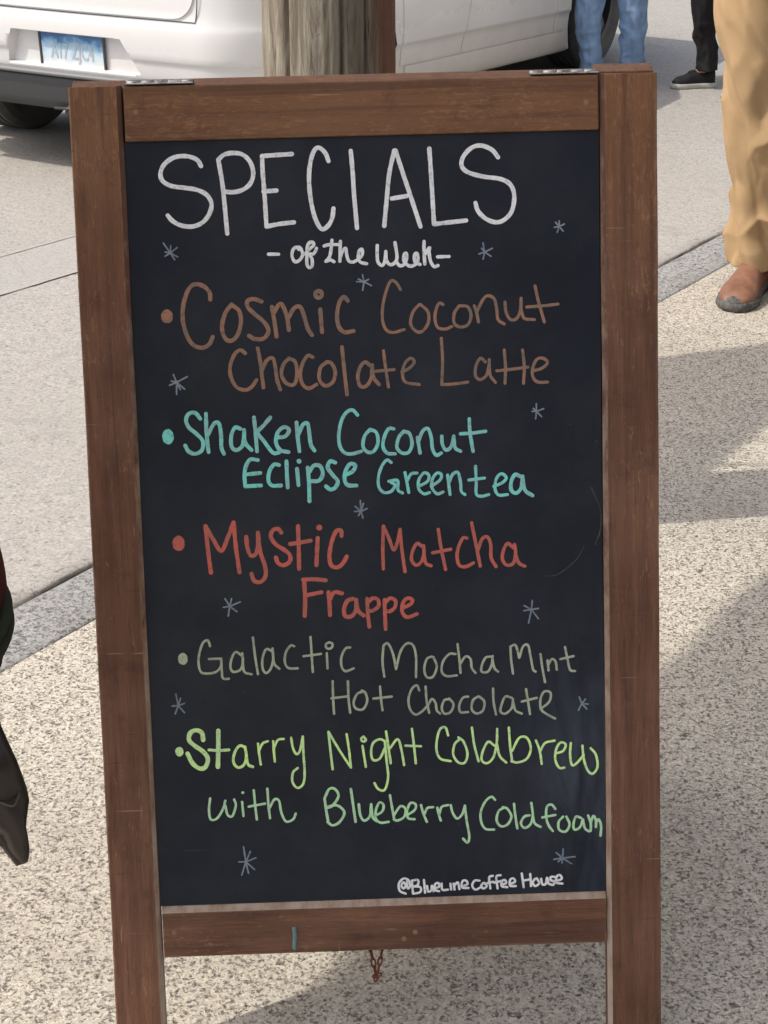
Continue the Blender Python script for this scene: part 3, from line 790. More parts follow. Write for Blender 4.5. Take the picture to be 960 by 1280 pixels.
36 -703,-8337 -644,-8224 -575,-8226 -536,-8314 -609,-8427 -688,-8459
36 -679,-8439 -553,-8429 -472,-8518 -532,-8632 -617,-8672 -676,-8627
36 -386,-8233 -364,-8435 -342,-8638
36 -297,-8423 -284,-8554 -239,-8627 -168,-8572 -150,-8428
36 -150,-8443 -135,-8588 -86,-8641
L handle white
31 237,-9445 209,-9414 185,-9458 213,-9490 243,-9445
31 253,-9400 259,-9491 289,-9462 268,-9386 210,-9368 156,-9427 163,-9518 234,-9557
31 311,-9396 322,-9560
31 311,-9396 384,-9390 382,-9450 330,-9470
31 330,-9470 411,-9482 409,-9542 327,-9561
31 457,-9392 467,-9553
31 493,-9469 503,-9537 541,-9526 551,-9465 569,-9539
31 585,-9503 638,-9481 630,-9438 592,-9449 584,-9518 636,-9541
31 668,-9445 677,-9522 744,-9524
31 775,-9449 782,-9525
31 813,-9451 823,-9527
31 818,-9481 863,-9437 881,-9523
31 911,-9490 978,-9463 965,-9420 921,-9424 911,-9500 992,-9512
31 1125,-9425 1067,-9423 1036,-9483 1073,-9536 1138,-9508
32 1168,-9457 1144,-9493 1172,-9524 1211,-9495 1182,-9455
31 1286,-9370 1242,-9390 1254,-9527
32 1220,-9459 1290,-9443
31 1379,-9365 1329,-9384 1341,-9530
32 1299,-9456 1401,-9435
32 1386,-9486 1444,-9467 1430,-9427 1395,-9441 1391,-9502 1458,-9519
32 1488,-9481 1552,-9453 1533,-9410 1494,-9429 1493,-9499 1560,-9508
32 1635,-9353 1656,-9526
32 1737,-9362 1744,-9514
32 1648,-9444 1736,-9429
32 1794,-9425 1765,-9469 1793,-9516 1843,-9481 1815,-9420
32 1867,-9428 1881,-9495 1919,-9496 1940,-9415 1954,-9491
32 2028,-9409 1984,-9408 1984,-9447 2027,-9470 2012,-9509 1968,-9498
32 2048,-9464 2115,-9436 2095,-9390 2057,-9404 2050,-9480 2123,-9497
L star slate
20 -2246,-1866 -2320,-1754
20 -2246,-1866 -2238,-1784
20 -2246,-1866 -2164,-1807
20 -2246,-1866 -2302,-1854
20 -2246,-1866 -2308,-1902
20 -2246,-1866 -2200,-1943
20 -2246,-1866 -2165,-1913
L star slate
21 1328,-1952 1311,-1850
21 1328,-1952 1416,-1913
21 1328,-1952 1399,-2003
21 1328,-1952 1309,-2031
21 1328,-1952 1263,-1973
21 1328,-1952 1294,-1910
L star slate
20 -57,-2250 -72,-2170
20 -57,-2250 -3,-2225
20 -57,-2250 25,-2297
20 -57,-2250 -75,-2347
20 -57,-2250 -141,-2247
20 -57,-2250 -121,-2218
L star slate
21 -2240,-3336 -2272,-3247
21 -2240,-3336 -2115,-3274
21 -2240,-3336 -2152,-3415
21 -2240,-3336 -2200,-3421
21 -2240,-3336 -2246,-3473
21 -2240,-3336 -2322,-3368
21 -2240,-3336 -2300,-3319
L star slate
21 1893,-3790 1892,-3702
21 1893,-3790 1976,-3762
21 1893,-3790 1952,-3854
21 1893,-3790 1882,-3875
21 1893,-3790 1841,-3789
21 1893,-3790 1857,-3755
L star slate
21 -167,-4896 -173,-4770
21 -167,-4896 -137,-4803
21 -167,-4896 -96,-4866
21 -167,-4896 -148,-4975
21 -167,-4896 -199,-4946
21 -167,-4896 -244,-4895
21 -167,-4896 -235,-4835
L star slate
21 -1668,-9091 -1689,-8903
21 -1668,-9091 -1610,-8964
21 -1668,-9091 -1547,-9045
21 -1668,-9091 -1568,-9190
21 -1668,-9091 -1642,-9233
21 -1668,-9091 -1724,-9255
21 -1668,-9091 -1752,-9088
L star slate
22 2128,-9177 2138,-9065
22 2128,-9177 2053,-9108
22 2128,-9177 2024,-9190
22 2128,-9177 2075,-9221
22 2128,-9177 2123,-9239
22 2128,-9177 2236,-9252
22 2128,-9177 2277,-9166
L star slate
21 -1736,-5972 -1788,-5880
21 -1736,-5972 -1612,-5924
21 -1736,-5972 -1655,-6039
21 -1736,-5972 -1758,-6087
21 -1736,-5972 -1812,-5982
21 -1736,-5972 -1712,-5882
L star slate
21 1800,-6123 1812,-6015
21 1800,-6123 1716,-6074
21 1800,-6123 1882,-6113
21 1800,-6123 1880,-6235
21 1800,-6123 1764,-6284
21 1800,-6123 1710,-6134
L star slate
21 -2390,-7146 -2412,-7004
21 -2390,-7146 -2315,-7120
21 -2390,-7146 -2320,-7233
21 -2390,-7146 -2430,-7244
21 -2390,-7146 -2462,-7149
21 -2390,-7146 -2359,-7057
L star slate
21 2381,-7279 2352,-7198
21 2381,-7279 2455,-7287
21 2381,-7279 2440,-7348
21 2381,-7279 2341,-7360
21 2381,-7279 2361,-7223
21 2381,-7279 2426,-7225
L star slate
21 2184,-1688 2184,-1626
21 2184,-1688 2241,-1662
21 2184,-1688 2226,-1740
21 2184,-1688 2160,-1752
21 2184,-1688 2127,-1695
21 2184,-1688 2142,-1639
"""
YF = .0062
def ribbon(pts, w, y, mdd):
    P = catmull([(x, 0, z) for x, z in pts], 7) if len(pts) > 2 else catmull([(x, 0, z) for x, z in pts], 10)
    n = len(P); V = []; hw0 = w * .44; off = len(mdd.V); sd0 = random.random() * 50
    L = [0.0]
    for a, b in zip(P, P[1:]): L.append(L[-1] + (b - a).length)
    ring = []
    def add(p, dz=0): V.append((p.x, y - dz, p.z)); return len(V) - 1
    F = []
    lefts, cents, rights = [], [], []
    for i, p in enumerate(P):
        d = (P[min(i + 1, n - 1)] - P[max(i - 1, 0)]); d = d.normalized() if d.length > 1e-9 else Vector((1, 0, 0))
        q = Vector((-d.z, 0, d.x)); hw = hw0 * (1 + .16 * noise.noise((L[i] * 130 + sd0, 0, 0)))
        lefts.append(add(p + q * hw)); cents.append(add(p, .00018)); rights.append(add(p - q * hw))
    for i in range(n - 1):
        F += [(lefts[i], lefts[i + 1], cents[i + 1], cents[i]), (cents[i], cents[i + 1], rights[i + 1], rights[i])]
    for e, sgn in ((0, 1), (n - 1, -1)):       # round caps
        p = P[e]; d = (P[1] - P[0]) if e == 0 else (P[-1] - P[-2]); d = d.normalized() if d.length > 1e-9 else Vector((1, 0, 0))
        q = Vector((-d.z, 0, d.x)); prev = lefts[e]
        for k in range(1, 7):
            a = math.pi * k / 6; v = q * math.cos(a) - d * (sgn * math.sin(a))
            cur = add(p + v * hw0) if k < 6 else rights[e]
            F.append((prev, cur, cents[e]) if sgn < 0 else (cents[e], cur, prev)); prev = cur
    mdd.add(V, F)
def disc(c, rx, rz, y, mdd):
    V = [(c[0], y - .0002, c[1])]; N = 26
    for k in range(N):
        a = 2 * math.pi * k / N; j = 1 + .07 * noise.noise((math.cos(a) * 2, math.sin(a) * 2, c[0] * 50)); V.append((c[0] + rx * j * math.cos(a), y, c[1] + rz * j * math.sin(a)))
    mdd.add(V, [(0, 1 + (k + 1) % N, 1 + k) for k in range(N)])
cur = None; items = []
for ln in INKDATA.split('\n'):
    t = ln.split()
    if not t: continue
    if t[0] == 'L':
        old = [q for q in items if q[0] == t[1] and t[1] != 'star']
        cur = old[0] if old else [t[1], t[2], MD(), 0]
        if not old: items.append(cur)
        continue
    y = YF - .00035 - cur[3] * .000012; cur[3] += 1
    if t[0] == 'D':
        x, z = t[1].split(','); disc((int(x) * 1e-4, int(z) * 1e-4), int(t[2]) * 1e-4, int(t[3]) * 1e-4, y, cur[2])
    else:
        ribbon([tuple(int(k) * 1e-4 for k in p.split(',')) for p in t[1:]], int(t[0]) * 1e-4, y, cur[2])
LAB = dict(title='white handwritten heading SPECIALS', subtitle='white cursive line reading of the Week', cosmic='brown handwritten line Cosmic Coconut', chocolate='brown handwritten line Chocolate Latte',
           shaken='teal handwritten line Shaken Coconut', eclipse='teal handwritten line Eclipse Green tea', mystic='red handwritten line Mystic Matcha', frappe='red handwritten word Frappe',
           galactic='sage green handwritten line Galactic Mocha Mint', hot='sage green handwritten line Hot Chocolate',
           starry='lime green handwritten line Starry Night Coldbrew', blueberry='mint green handwritten line with Blueberry Coldfoam', handle='small white handwritten coffee house handle')
for nm, col, mdd, _ in items:
    o = mdd.build('star' if nm == 'star' else 'lettering', INK[col], panel)
    if nm in LAB: o['label'] = LAB[nm]
# old half-wiped chalk arcs by the right edge of the panel
md = MD(); ribbon([(.2520, -.470), (.2625, -.497), (.2620, -.520), (.2560, -.537)], .0016, YF - .0003, md); ribbon([(.243, -.538), (.233, -.555), (.212, -.571), (.196, -.573)], .0008, YF - .0003, md)
md.build('chalk_smudge', ink('old_chalk', (.10, .10, .075), (.035, .036, .035), 12), panel)

# filled screw holes in the rails
for x_, z_ in ((.020, -1.0110), (.0335, -1.0030), (-.2555, -.9930), (.2500, -.0320), (-.2560, -.0300)):
    mp_ = MD(); mp_.ell((x_, .0012, z_), (.0032, .0004, .0032), 14, 6); mp_.build('screw_plug', mat('wood_filler', (.22, .125, .07), .7), board)

# hinges on the top edge
def hinge(xc):
    bm = bmesh.new()
    bm_box(bm, xc - .038, xc + .038, .0005, .0185, .0003, .0020, .0006, 1)
    bm_box(bm, xc - .038, xc + .038, .0235, .0400, .0003, .0020, .0006, 1)
    h = from_bm('hinge', bm, M_steel, board)
    md = MD()
    for i in range(5): md.tube([(xc - .038 + .0155 * i, .021, .0035), (xc - .038 + .0155 * i + .0140, .021, .0035)], .0033, 10)
    md.build('knuckle', M_steel, h)
    for dx in (-.028, 0, .028):
        m2 = MD(); m2.ell((xc + dx, .0105, .0020), (.0042, .0042, .0016), 12, 6); m2.build('screw', M_screw, h)
hinge(-.2285); hinge(.2265)

# rear leg frame, opening backwards
rear = empty('rear_frame', (0, .0235, 0), (R(31), 0, 0)); rear.parent = board
def rb(name, x0, x1, z0, z1, m, y0=.0, y1=.021):
    bm = bmesh.new(); bm_box(bm, x0, x1, y0, y1, z0, z1, .0015, 2); return from_bm(name, bm, m, rear)
rb('stile', -.330, -.270, -LEN, -.001, M_wood_z2); rb('stile', .262, .330, -LEN, .004, M_wood_z)
rb('rail', -.2685, .2605, -.062, -.001, M_wood_x2); rb('rail', -.2685, .2605, -1.023, -.963, M_wood_x); rb('chalkboard', -.2685, .2605, -.962, -.063, M_panel, .006, .012)

# rusty stay chain hanging below the bottom rail
md = MD()
def link_ring(c, d, face, ln=.0088, wd=.0052, r=.0011):
    c, d = Vector(c), Vector(d).normalized(); f = Vector(face); f = (f - d * f.dot(d)).normalized()
    pts = [c + d * (ln * .5 * math.cos(a)) * 1.25 + f * (wd * .5 * math.sin(a)) for a in [2 * math.pi * k / 14 for k in range(14)]]
    md.tube(pts, r, 6, closed=True)
def strand(a, b, n):
    a, b = Vector(a), Vector(b)
    for i in range(n): link_ring(a.lerp(b, (i + .5) / n), b - a, (1, .25, 0) if i % 2 == 0 else (.3, 1, 0), (b - a).length / n * 1.02)
strand((-.0225, .016, -1.020), (-.0150, .018, -1.062), 4); strand((-.0045, .017, -1.020), (-.0130, .018, -1.060), 4)
link_ring((-.0142, .018, -1.063), (1, 0, .4), (0, 0, 1)); link_ring((-.0150, .018, -1.066), (.2, 0, 1), (1, 0, 0), .007)
md.build('chain', M_rust, board)

# ------------------------------------------------------------------ white hatchback at the kerb (local x = forward, y = left)
van = empty('parked_car', (-0.8984, 7.3753, ROAD_Z), (0, 0, R(90 - 29)))
tag(van, 'dusty white hatchback parked at the curb, blue and white license plate on its rear bumper', 'car')
M_paint = mat('white_paint', (.68, .68, .675), .28, spec=.5); _b = M_paint.node_tree.nodes['Principled BSDF']; _b.inputs['Coat Weight'].default_value = .35; _b.inputs['Coat Roughness'].default_value = .12
_t = NT(M_paint); _z = _t.xyz(_t.coord())[2]
_dn = _t.math('ADD', _t.math('MULTIPLY', _t.noise(_t.coord(), 4, 5, .65), .35), _z)      # road dust low on the body
_t.color(_t.mix(_t.ramp(_dn, [(.36, .75), (.62, .12), (.95, 0.0)]), (.68, .68, .675), (.52, .47, .41)))
_t.rough(_t.ramp(_dn, [(.36, .55), (.7, .24)]))
M_plastic = mat('dark_grey_plastic', (.045, .047, .05), .55); M_black = mat('underbody_black', (.008, .008, .008), .9)
M_under = M_black; M_glassc = mat('car_glass', (.015, .018, .02), .05, spec=.8); M_red = mat('tail_light_red', (.35, .01, .01), .15)
M_rub = mat('tyre_rubber', (.020, .020, .022), .75); _t = NT(M_rub); _t.color(_t.ramp(_t.noise(_t.coord(), 9, 4, .6), [(.35, (.045, .045, .046)), (.7, (.085, .082, .076))]))
M_alloy = mat('alloy_rim', (.05, .05, .052), .5, .4)
HW, XB, XF = .89, -.66, 3.18
def xr(y):
    a = abs(y); v = XB + .035 * (a / HW) ** 2
    if a > .60: v += .29 * (1 - math.sqrt(max(0, 1 - ((a - .60) / .29) ** 2)))
    return v
def xf(y):
    a = abs(y); v = XF - .09 * (a / HW) ** 2
    if a > .49: v -= .42 * (1 - math.sqrt(max(0, 1 - ((a - .49) / .40) ** 2)))
    return v
def interp(tab, z):
    if z <= tab[0][0]: return tab[0][1]
    for (a, u), (b, v) in zip(tab, tab[1:]):
        if z <= b: return u + (v - u) * (z - a) / (b - a)
    return tab[-1][1]
INS = [(.13, .10), (.145, .055), (.16, .030), (.22, .022), (.255, .020), (.30, .016), (.335, .012), (.352, .003), (.45, .0), (.55, .0), (.600, .003), (.622, .010), (.66, .016), (.80, .022), (.90, .04), (.95, .06), (.985, .11)]
def rake(x, z): return (1.9 - x) * .052 * max(0, min(1, (.60 - z) / .25))
half = []
ys = [HW * math.sin(math.pi / 2 * i / 34) for i in range(35)]
outline = [(xr(y), y) for y in ys]                        # rear centre -> left rear corner
n_s = 70; x0s, x1s = xr(HW), xf(HW)
outline += [(x0s + (x1s - x0s) * i / n_s, HW) for i in range(1, n_s)]
outline += [(xf(y), y) for y in reversed(ys)]
outline += [(x, -y) for x, y in reversed(outline[1:-1])]
zl = [.13, .145, .16, .19, .218, .235, .255, .28, .30, .32, .335, .345, .352, .40, .45, .50, .55, .585, .600, .612, .622, .64, .66, .72, .80, .85, .90, .93, .95, .97, .985]
V, F = [], []; n = len(outline); cx = (XB + XF) / 2
nrm = []
for i in range(n):
    a, b = Vector(outline[i - 1]), Vector(outline[(i + 1) % n]); d = (b - a).normalized(); nrm.append(Vector((-d.y, d.x)) * -1)
# make sure the normals point outwards
for i in range(n):
    if nrm[i].dot(Vector((outline[i][0] - cx, outline[i][1]))) < 0: nrm[i] = -nrm[i]
def hood(x, z):
    s = max(0, min(1, (x - 1.9) / 1.4)); return -.15 * s * s * max(0, (z - .70) / .285)
for j, z in enumerate(zl):
    ins = interp(INS, z)
    for i in range(n):
        x, y = outline[i]; p = Vector((x, y)) - nrm[i] * ins
        V.append((p.x, p.y, z + rake(p.x, z) + hood(p.x, z)))
    if j:
        for i in range(n): k = (i + 1) % n; a = (j - 1) * n; F.append((a + i, a + k, a + n + k, a + n + i))
F.append(tuple(reversed(range(n)))); F.append(tuple(range((len(zl) - 1) * n, len(zl) * n)))
body = from_data('body', V, F, [M_paint, M_black, M_paint], van, True)
bmf = bmesh.new(); bmf.from_mesh(body.data); bmesh.ops.recalc_face_normals(bmf, faces=bmf.faces); bmf.to_mesh(body.data); bmf.free()
# wheel arches and plate recess, cut out
bm = bmesh.new()
for x in (0, 2.5):
    for sgn in (-1, 1):
        pts = [(x + .375 * math.cos(a), .335 + .375 * math.sin(a)) for a in [2 * math.pi * k / 48 for k in range(48)]]
        bm_prism(bm, pts, 'y', sgn * .50, sgn * 1.0, 1)
cut1 = from_bm('cutter', bm, [M_paint, M_black], van)
bm = bmesh.new()
A = [(-.46, y, z) for y, z in ((.225, .548), (-.245, .548), (-.335, .418), (.275, .418))]
q = [(-.80, .30, .568), (-.80, -.32, .568), (-.80, -.42, .395), (-.80, .36, .395)]
q2 = [(-.618, .235, .545), (-.618, -.255, .545), (-.618, -.335, .425), (-.618, .275, .425)]
a = [bm.verts.new(v) for v in q]; b = [bm.verts.new(v) for v in q2]
bm.faces.new(a); bm.faces.new(b)
for k in range(4): bm.faces.new((a[k], a[(k + 1) % 4], b[(k + 1) % 4], b[k]))
cut2 = from_bm('cutter', bm, [M_paint], van)
for c in (cut1, cut2):
    md_ = body.modifiers.new('cut', 'BOOLEAN'); md_.operation = 'DIFFERENCE'; md_.object = c; md_.solver = 'EXACT'
bpy.context.view_layer.update(); bake(body); drop(cut1); drop(cut2)
for p in body.data.polygons: p.use_smooth = len(p.vertices) == 4 and p.area < .02
def shell(name, m, xs_fn, nx, zs, parent, side=-1, off=.006, mi=None):
    """a panel lying on the body side, off metres proud, with its own edges (so a real shut line shows round it)"""
    V, F = [], []; nz = len(zs)
    for lay in (off, -.004):
        for j, z in enumerate(zs):
            xa, xb = xs_fn(z)
            for i in range(nx + 1):
                x = xa + (xb - xa) * i / nx
                V.append((x, side * (HW - interp(INS, z) + lay - .0), z + rake(x, z) + hood(x, z)))
    N = (nx + 1)
    for j in range(nz - 1):
        for i in range(nx): a = j * N + i; F.append((a, a + 1, a + N + 1, a + N))
    o = nz * N
    rim = [i for i in range(N)] + [j * N + nx for j in range(1, nz)] + [(nz - 1) * N + i for i in range(nx - 1, -1, -1)] + [j * N for j in range(nz - 2, 0, -1)]
    for k in range(len(rim)): a, b = rim[k], rim[(k + 1) % len(rim)]; F.append((a, b, b + o, a + o))
    ob = from_data(name, V, F, m, parent, True)
    b_ = bmesh.new(); b_.from_mesh(ob.data); bmesh.ops.recalc_face_normals(b_, faces=b_.faces)
    b_.to_mesh(ob.data); b_.free()
    ob.data.set_sharp_from_angle(angle=R(40))
    return ob
zdoor = [.262, .28, .30, .318, .335, .344, .352, .36, .40, .45, .50, .55, .60, .65, .70, .75, .80, .85, .90, .93, .945]
gap = lambda z: .955 + .25 * (z - .262) if z < .60 else 1.04 + .02 * (z - .60)
front_edge = lambda z: 1.945 + .03 * (z - .26)
rear_edge = lambda z: .41 if z < .62 else .41 - .5 * (z - .62)
M_groove = mat('shut_line', (.10, .10, .10), .9)
for side in (-1, 1):
    d = shell('door', M_paint, lambda z: (rear_edge(z), gap(z) - .0022), 12, zdoor, van, side)
    d2 = shell('door', M_paint, lambda z: (gap(z) + .0022, front_edge(z) - .003), 14, zdoor, van, side)
    shell('fender', M_paint, lambda z: (front_edge(z) + .003, 2.118 + max(0, .03 * (z - .40))), 4, [z for z in zdoor if z < .73], van, side)
    # dark shut lines behind the gaps
    for fn in (gap, front_edge):
        shell('shut_line', M_groove, lambda z: (fn(z) - .0035, fn(z) + .0035), 1, zdoor, van, side, .0015)
    for dd, hx in ((d, .55), (d2, 1.12)):
        mh = MD(); mh.tube([(hx, side * (HW - .02), .86), (hx + .03, side * (HW + .025), .865), (hx + .17, side * (HW + .025), .868), (hx + .2, side * (HW - .02), .87)], .012, 8); mh.build('handle', M_paint, dd)
    # light lower sill rail
    shell('sill', M_paint, lambda z: (.45, 2.06), 20, [.148, .156, .17, .21, .240, .254], van, side, .008)
# tailgate with rounded lower corners
V, F = [], []; zt = [.638 + .322 * (i / 26) ** 1.25 for i in range(27)]; NY = 40
for lay in (.007, -.004):
    for z in zt:
        r = .085; dz = z - .638; w = .585 - (r - math.sqrt(max(0, r * r - (r - dz) ** 2)) if dz < r else 0) + .05 * dz
        for i in range(NY + 1):
            y = w * (1 - 2 * i / NY); V.append((xr(y) + interp(INS, z) - lay, y, z))
N = NY + 1; nz = len(zt); o = nz * N
for j in range(nz - 1):
    for i in range(NY): a = j * N + i; F.append((a, a + 1, a + N + 1, a + N))
rim = list(range(N)) + [j * N + NY for j in range(1, nz)] + [(nz - 1) * N + i for i in range(NY - 1, -1, -1)] + [j * N for j in range(nz - 2, 0, -1)]
for k in range(len(rim)): a, b = rim[k], rim[(k + 1) % len(rim)]; F.append((a, b, b + o, a + o))
tg = from_data('tailgate', V, F, M_paint, van, True)
b_ = bmesh.new(); b_.from_mesh(tg.data); bmesh.ops.recalc_face_normals(b_, faces=b_.faces); b_.to_mesh(tg.data); b_.free(); tg.data.set_sharp_from_angle(angle=R(40))
md = MD(); P = []
for i in range(61):
    y = .597 * (1 - 2 * i / 60); z = .630
    P.append((xr(y) + interp(INS, z) - .001, y, z))
for sgn, rng in ((-1, range(1, 9)),):
    for k in rng: a = math.pi / 2 * k / 8; y = -.597 - .0 - .0; P.append((xr(-.60 + .0) + interp(INS, .64) - .001, -.597 - .012 * math.sin(a), .630 + .05 * (1 - math.cos(a)) + .01 * k))
md.tube(P, .0022, 6); md.build('shut_line', M_groove, van)
# dark plastic valance under the plate, with a pale ledge on top
V, F = [], []; zs = [.255, .262, .30, .35, .382, .390, .392]; offs = [.0, .012, .016, .018, .018, .012, .0]; NY = 44
for z, of in zip(zs, offs):
    for i in range(NY + 1):
        y = .66 * (1 - 2 * i / NY); V.append((xr(y) + interp(INS, z) - of + (.0 if z > .26 else .03), y, z + .02 * 0))
for j in range(len(zs) - 1):
    for i in range(NY): a = j * (NY + 1) + i; F.append((a, a + 1, a + NY + 2, a + NY + 1))
val = from_data('valance', V, F, M_plastic, van, True)
V, F = [], []
for of, z in ((-.004, .392), (.034, .394), (.040, .400), (.036, .409), (-.004, .412)):
    for i in range(NY + 1):
        y = .68 * (1 - 2 * i / NY); V.append((xr(y) + interp(INS, z) - of, y, z))
for j in range(4):
    for i in range(NY): a = j * (NY + 1) + i; F.append((a, a + 1, a + NY + 2, a + NY + 1))
from_data('bumper_ledge', V, F, mat('grey_plastic', (.15, .153, .157), .5), van, True)
md = MD(); md.tube([(-.55, -.02, .262), (-.62, -.02, .258), (-.665, -.02, .255)], .026, 14); md.tube([(-.66, -.09, .27), (-.67, .05, .268)], .006, 6); md.build('exhaust', M_alloy, van)
# license plate
xp = -.6235
pl_o = empty('license_plate', (xp, -.02, .482), (0, R(-3), 0)); pl_o.parent = van
M_pl = mat('plate_face', (.7, .72, .74), .4); _t = NT(M_pl); _z = _t.xyz(_t.coord())[2]
_n = _t.math('MULTIPLY', _t.math('SUBTRACT', _t.noise(_t.coord(), 26, 3, .6), .5), .55)
_zz = _t.math('ADD', _t.math('MULTIPLY', _z, 6.2), _t.math('ADD', _n, .5))
_t.color(_t.ramp(_zz, [(.18, (.72, .74, .74)), (.42, (.55, .68, .75)), (.66, (.24, .45, .66)), (.80, (.06, .17, .38)), (.95, (.045, .12, .30))]))
bm = bmesh.new(); bm_box(bm, -.004, .0, -.1475, .1475, -.0725, .0725, .0015, 1)
from_bm('face', bm, M_pl, pl_o)
bm = bmesh.new(); T = .009
for a in ((-.1565, -.1475, -.0815, .0815), (.1475, .1565, -.0815, .0815)): bm_box(bm, -.009, .001, a[0], a[1], a[2], a[3], .002, 1)
for a in ((-.1475, .1475, -.0815, -.0725), (-.1475, .1475, .0725, .0815)): bm_box(bm, -.0085, .001, a[0], a[1], a[2], a[3], .002, 1)
from_bm('plate_frame', bm, mat('plate_frame_grey', (.10, .10, .105), .4, .6), pl_o)
mw = Matrix.Translation((-.0046, 0, -.006)) @ Euler((R(90), 0, R(-90))).to_matrix().to_4x4() @ Matrix.Scale(.62, 4, (1, 0, 0))
text_mesh('A17 ZJC4', .082, 'lettering', mat('plate_letters', (.42, .46, .52), .5), pl_o, mw, .0012)
md = MD()
V = [(-.0045, y, z) for y, z in [(.145, -.071), (-.145, -.071), (-.145, -.050), (-.11, -.046), (-.07, -.056), (-.03, -.049), (.0, -.060), (.03, -.045), (.06, -.038), (.09, -.052), (.12, -.058), (.145, -.05)]]
md.add(V, [tuple(range(len(V)))]); md.build('lower_band', mat('plate_white', (.76, .77, .76), .5), pl_o, False)
# greenhouse
gx = [(.93, -.50, 2.10, .80), (1.20, -.36, 1.62, .74), (1.42, -.18, 1.25, .66), (1.50, .02, 1.05, .57), (1.53, .25, .9, .40)]
V, F = [], []; G = 48
for z, xa, xb, w in gx:
    for k in range(G):
        a = 2 * math.pi * k / G; c, s_ = math.cos(a), math.sin(a); e = .42
        V.append(((xa + xb) / 2 + (xb - xa) / 2 * math.copysign(abs(c) ** e, c), w * math.copysign(abs(s_) ** e, s_), z))
for j in range(len(gx) - 1):
    for k in range(G): l = (k + 1) % G; F.append((j * G + k, j * G + l, (j + 1) * G + l, (j + 1) * G + k))
F.append(tuple(range((len(gx) - 1) * G, len(gx) * G)))
from_data('roof', V, F, M_paint, van, True)
def win(q, off):
    V = [Vector(p) for p in q]; nn = (V[1] - V[0]).cross(V[2] - V[0]).normalized(); cc = Vector((.8, 0, 1.2))
    if nn.dot(V[0] - cc) < 0: nn = -nn
    P = [v + nn * off for v in V] + [v - nn * .02 for v in V]
    return from_data('window', P, [(0, 1, 2, 3), (7, 6, 5, 4)] + [(k, (k + 1) % 4, (k + 1) % 4 + 4, k + 4) for k in range(4)], M_glassc, van)
for sg in (-1, 1):
    win([(-.1, sg * .785, .97), (.93, sg * .785, .97), (.93, sg * .695, 1.36), (.15, sg * .695, 1.36)], .012)
    win([(1.0, sg * .785, .97), (1.85, sg * .785, .97), (1.30, sg * .695, 1.36), (1.0, sg * .695, 1.36)], .012)
    ml = MD(); ml.ell((-.42, sg * .76, .80), (.12, .10, .10), 20, 12); ml.build('tail_light', M_red, van)
win([(-.475, .62, .97), (-.475, -.62, .97), (-.30, -.56, 1.33), (-.30, .56, 1.33)], .03); win([(2.06, .64, .97), (2.06, -.64, .97), (1.42, -.56, 1.36), (1.42, .56, 1.36)], .03)
# wheels
def wheel(x, sg):
    w = empty('wheel', (x, sg * .775, .335)); w.parent = van
    prof = [(.225, .100), (.245, .108), (.285, .112), (.315, .105), (.330, .088)]
    grooves = [-.058, -.020, .020, .058]; ts = [.086]
    y = .086; tread = []
    pts = []
    for g in reversed(grooves): pts += [(.335, g + .006), (.327, g + .005), (.327, g - .005), (.335, g - .006)]
    full = prof + [(.335, .080)] + pts + [(.335, -.080)] + [(r, -yy) for r, yy in reversed(prof)]
    V, F = [], []; SG = 96
    for k in range(SG):
        a = 2 * math.pi * k / SG
        for r, yy in full: V.append((r * math.cos(a), yy, r * math.sin(a)))
    m_ = len(full)
    for k in range(SG):
        l = (k + 1) % SG
        for i in range(m_ - 1): F.append((k * m_ + i, k * m_ + i + 1, l * m_ + i + 1, l * m_ + i))
    from_data('tyre', V, F, M_rub, w, False)
    bm = bmesh.new()
    for i in range(5):
        a0 = 2 * math.pi * i / 5; mt = Matrix.Rotation(a0, 4, 'Y'); b0 = len(bm.verts)
        bm_box(bm, -.03, .03, sg * .06, sg * .085, .03, .225); bm.verts.ensure_lookup_table()
        bmesh.ops.transform(bm, matrix=mt, verts=bm.verts[b0:])
    V1, F1 = [], []
    for k in range(64):
        a = 2 * math.pi * k / 64
        for r, yy in ((.228, .10), (.205, .095), (.20, -.09), (.228, -.10)): V1.append(bm.verts.new((r * math.cos(a), yy, r * math.sin(a))))
    for k in range(64):
        l = (k + 1) % 64
        for i in range(4): j = (i + 1) % 4; bm.faces.new((V1[k * 4 + i], V1[k * 4 + j], V1[l * 4 + j], V1[l * 4 + i]))
    bmesh.ops.create_cone(bm, cap_ends=True, segments=24, radius1=.05, radius2=.05, depth=.06, matrix=Matrix.Translation((0, sg * .06, 0)) @ Matrix.Rotation(R(90), 4, 'X'))
    bmesh.ops.create_cone(bm, cap_ends=True, segments=40, radius1=.20, radius2=.20, depth=.02, matrix=Matrix.Translation((0, -sg * .02, 0)) @ Matrix.Rotation(R(90), 4, 'X'))
    from_bm('rim', bm, M_alloy, w)
for x in (0, 2.5):
    for sg in (-1, 1): wheel(x, sg)
bm = bmesh.new(); bm_box(bm, -.45, 3.0, -.52, .52, .21, .40); from_bm('underbody', bm, M_black, van)

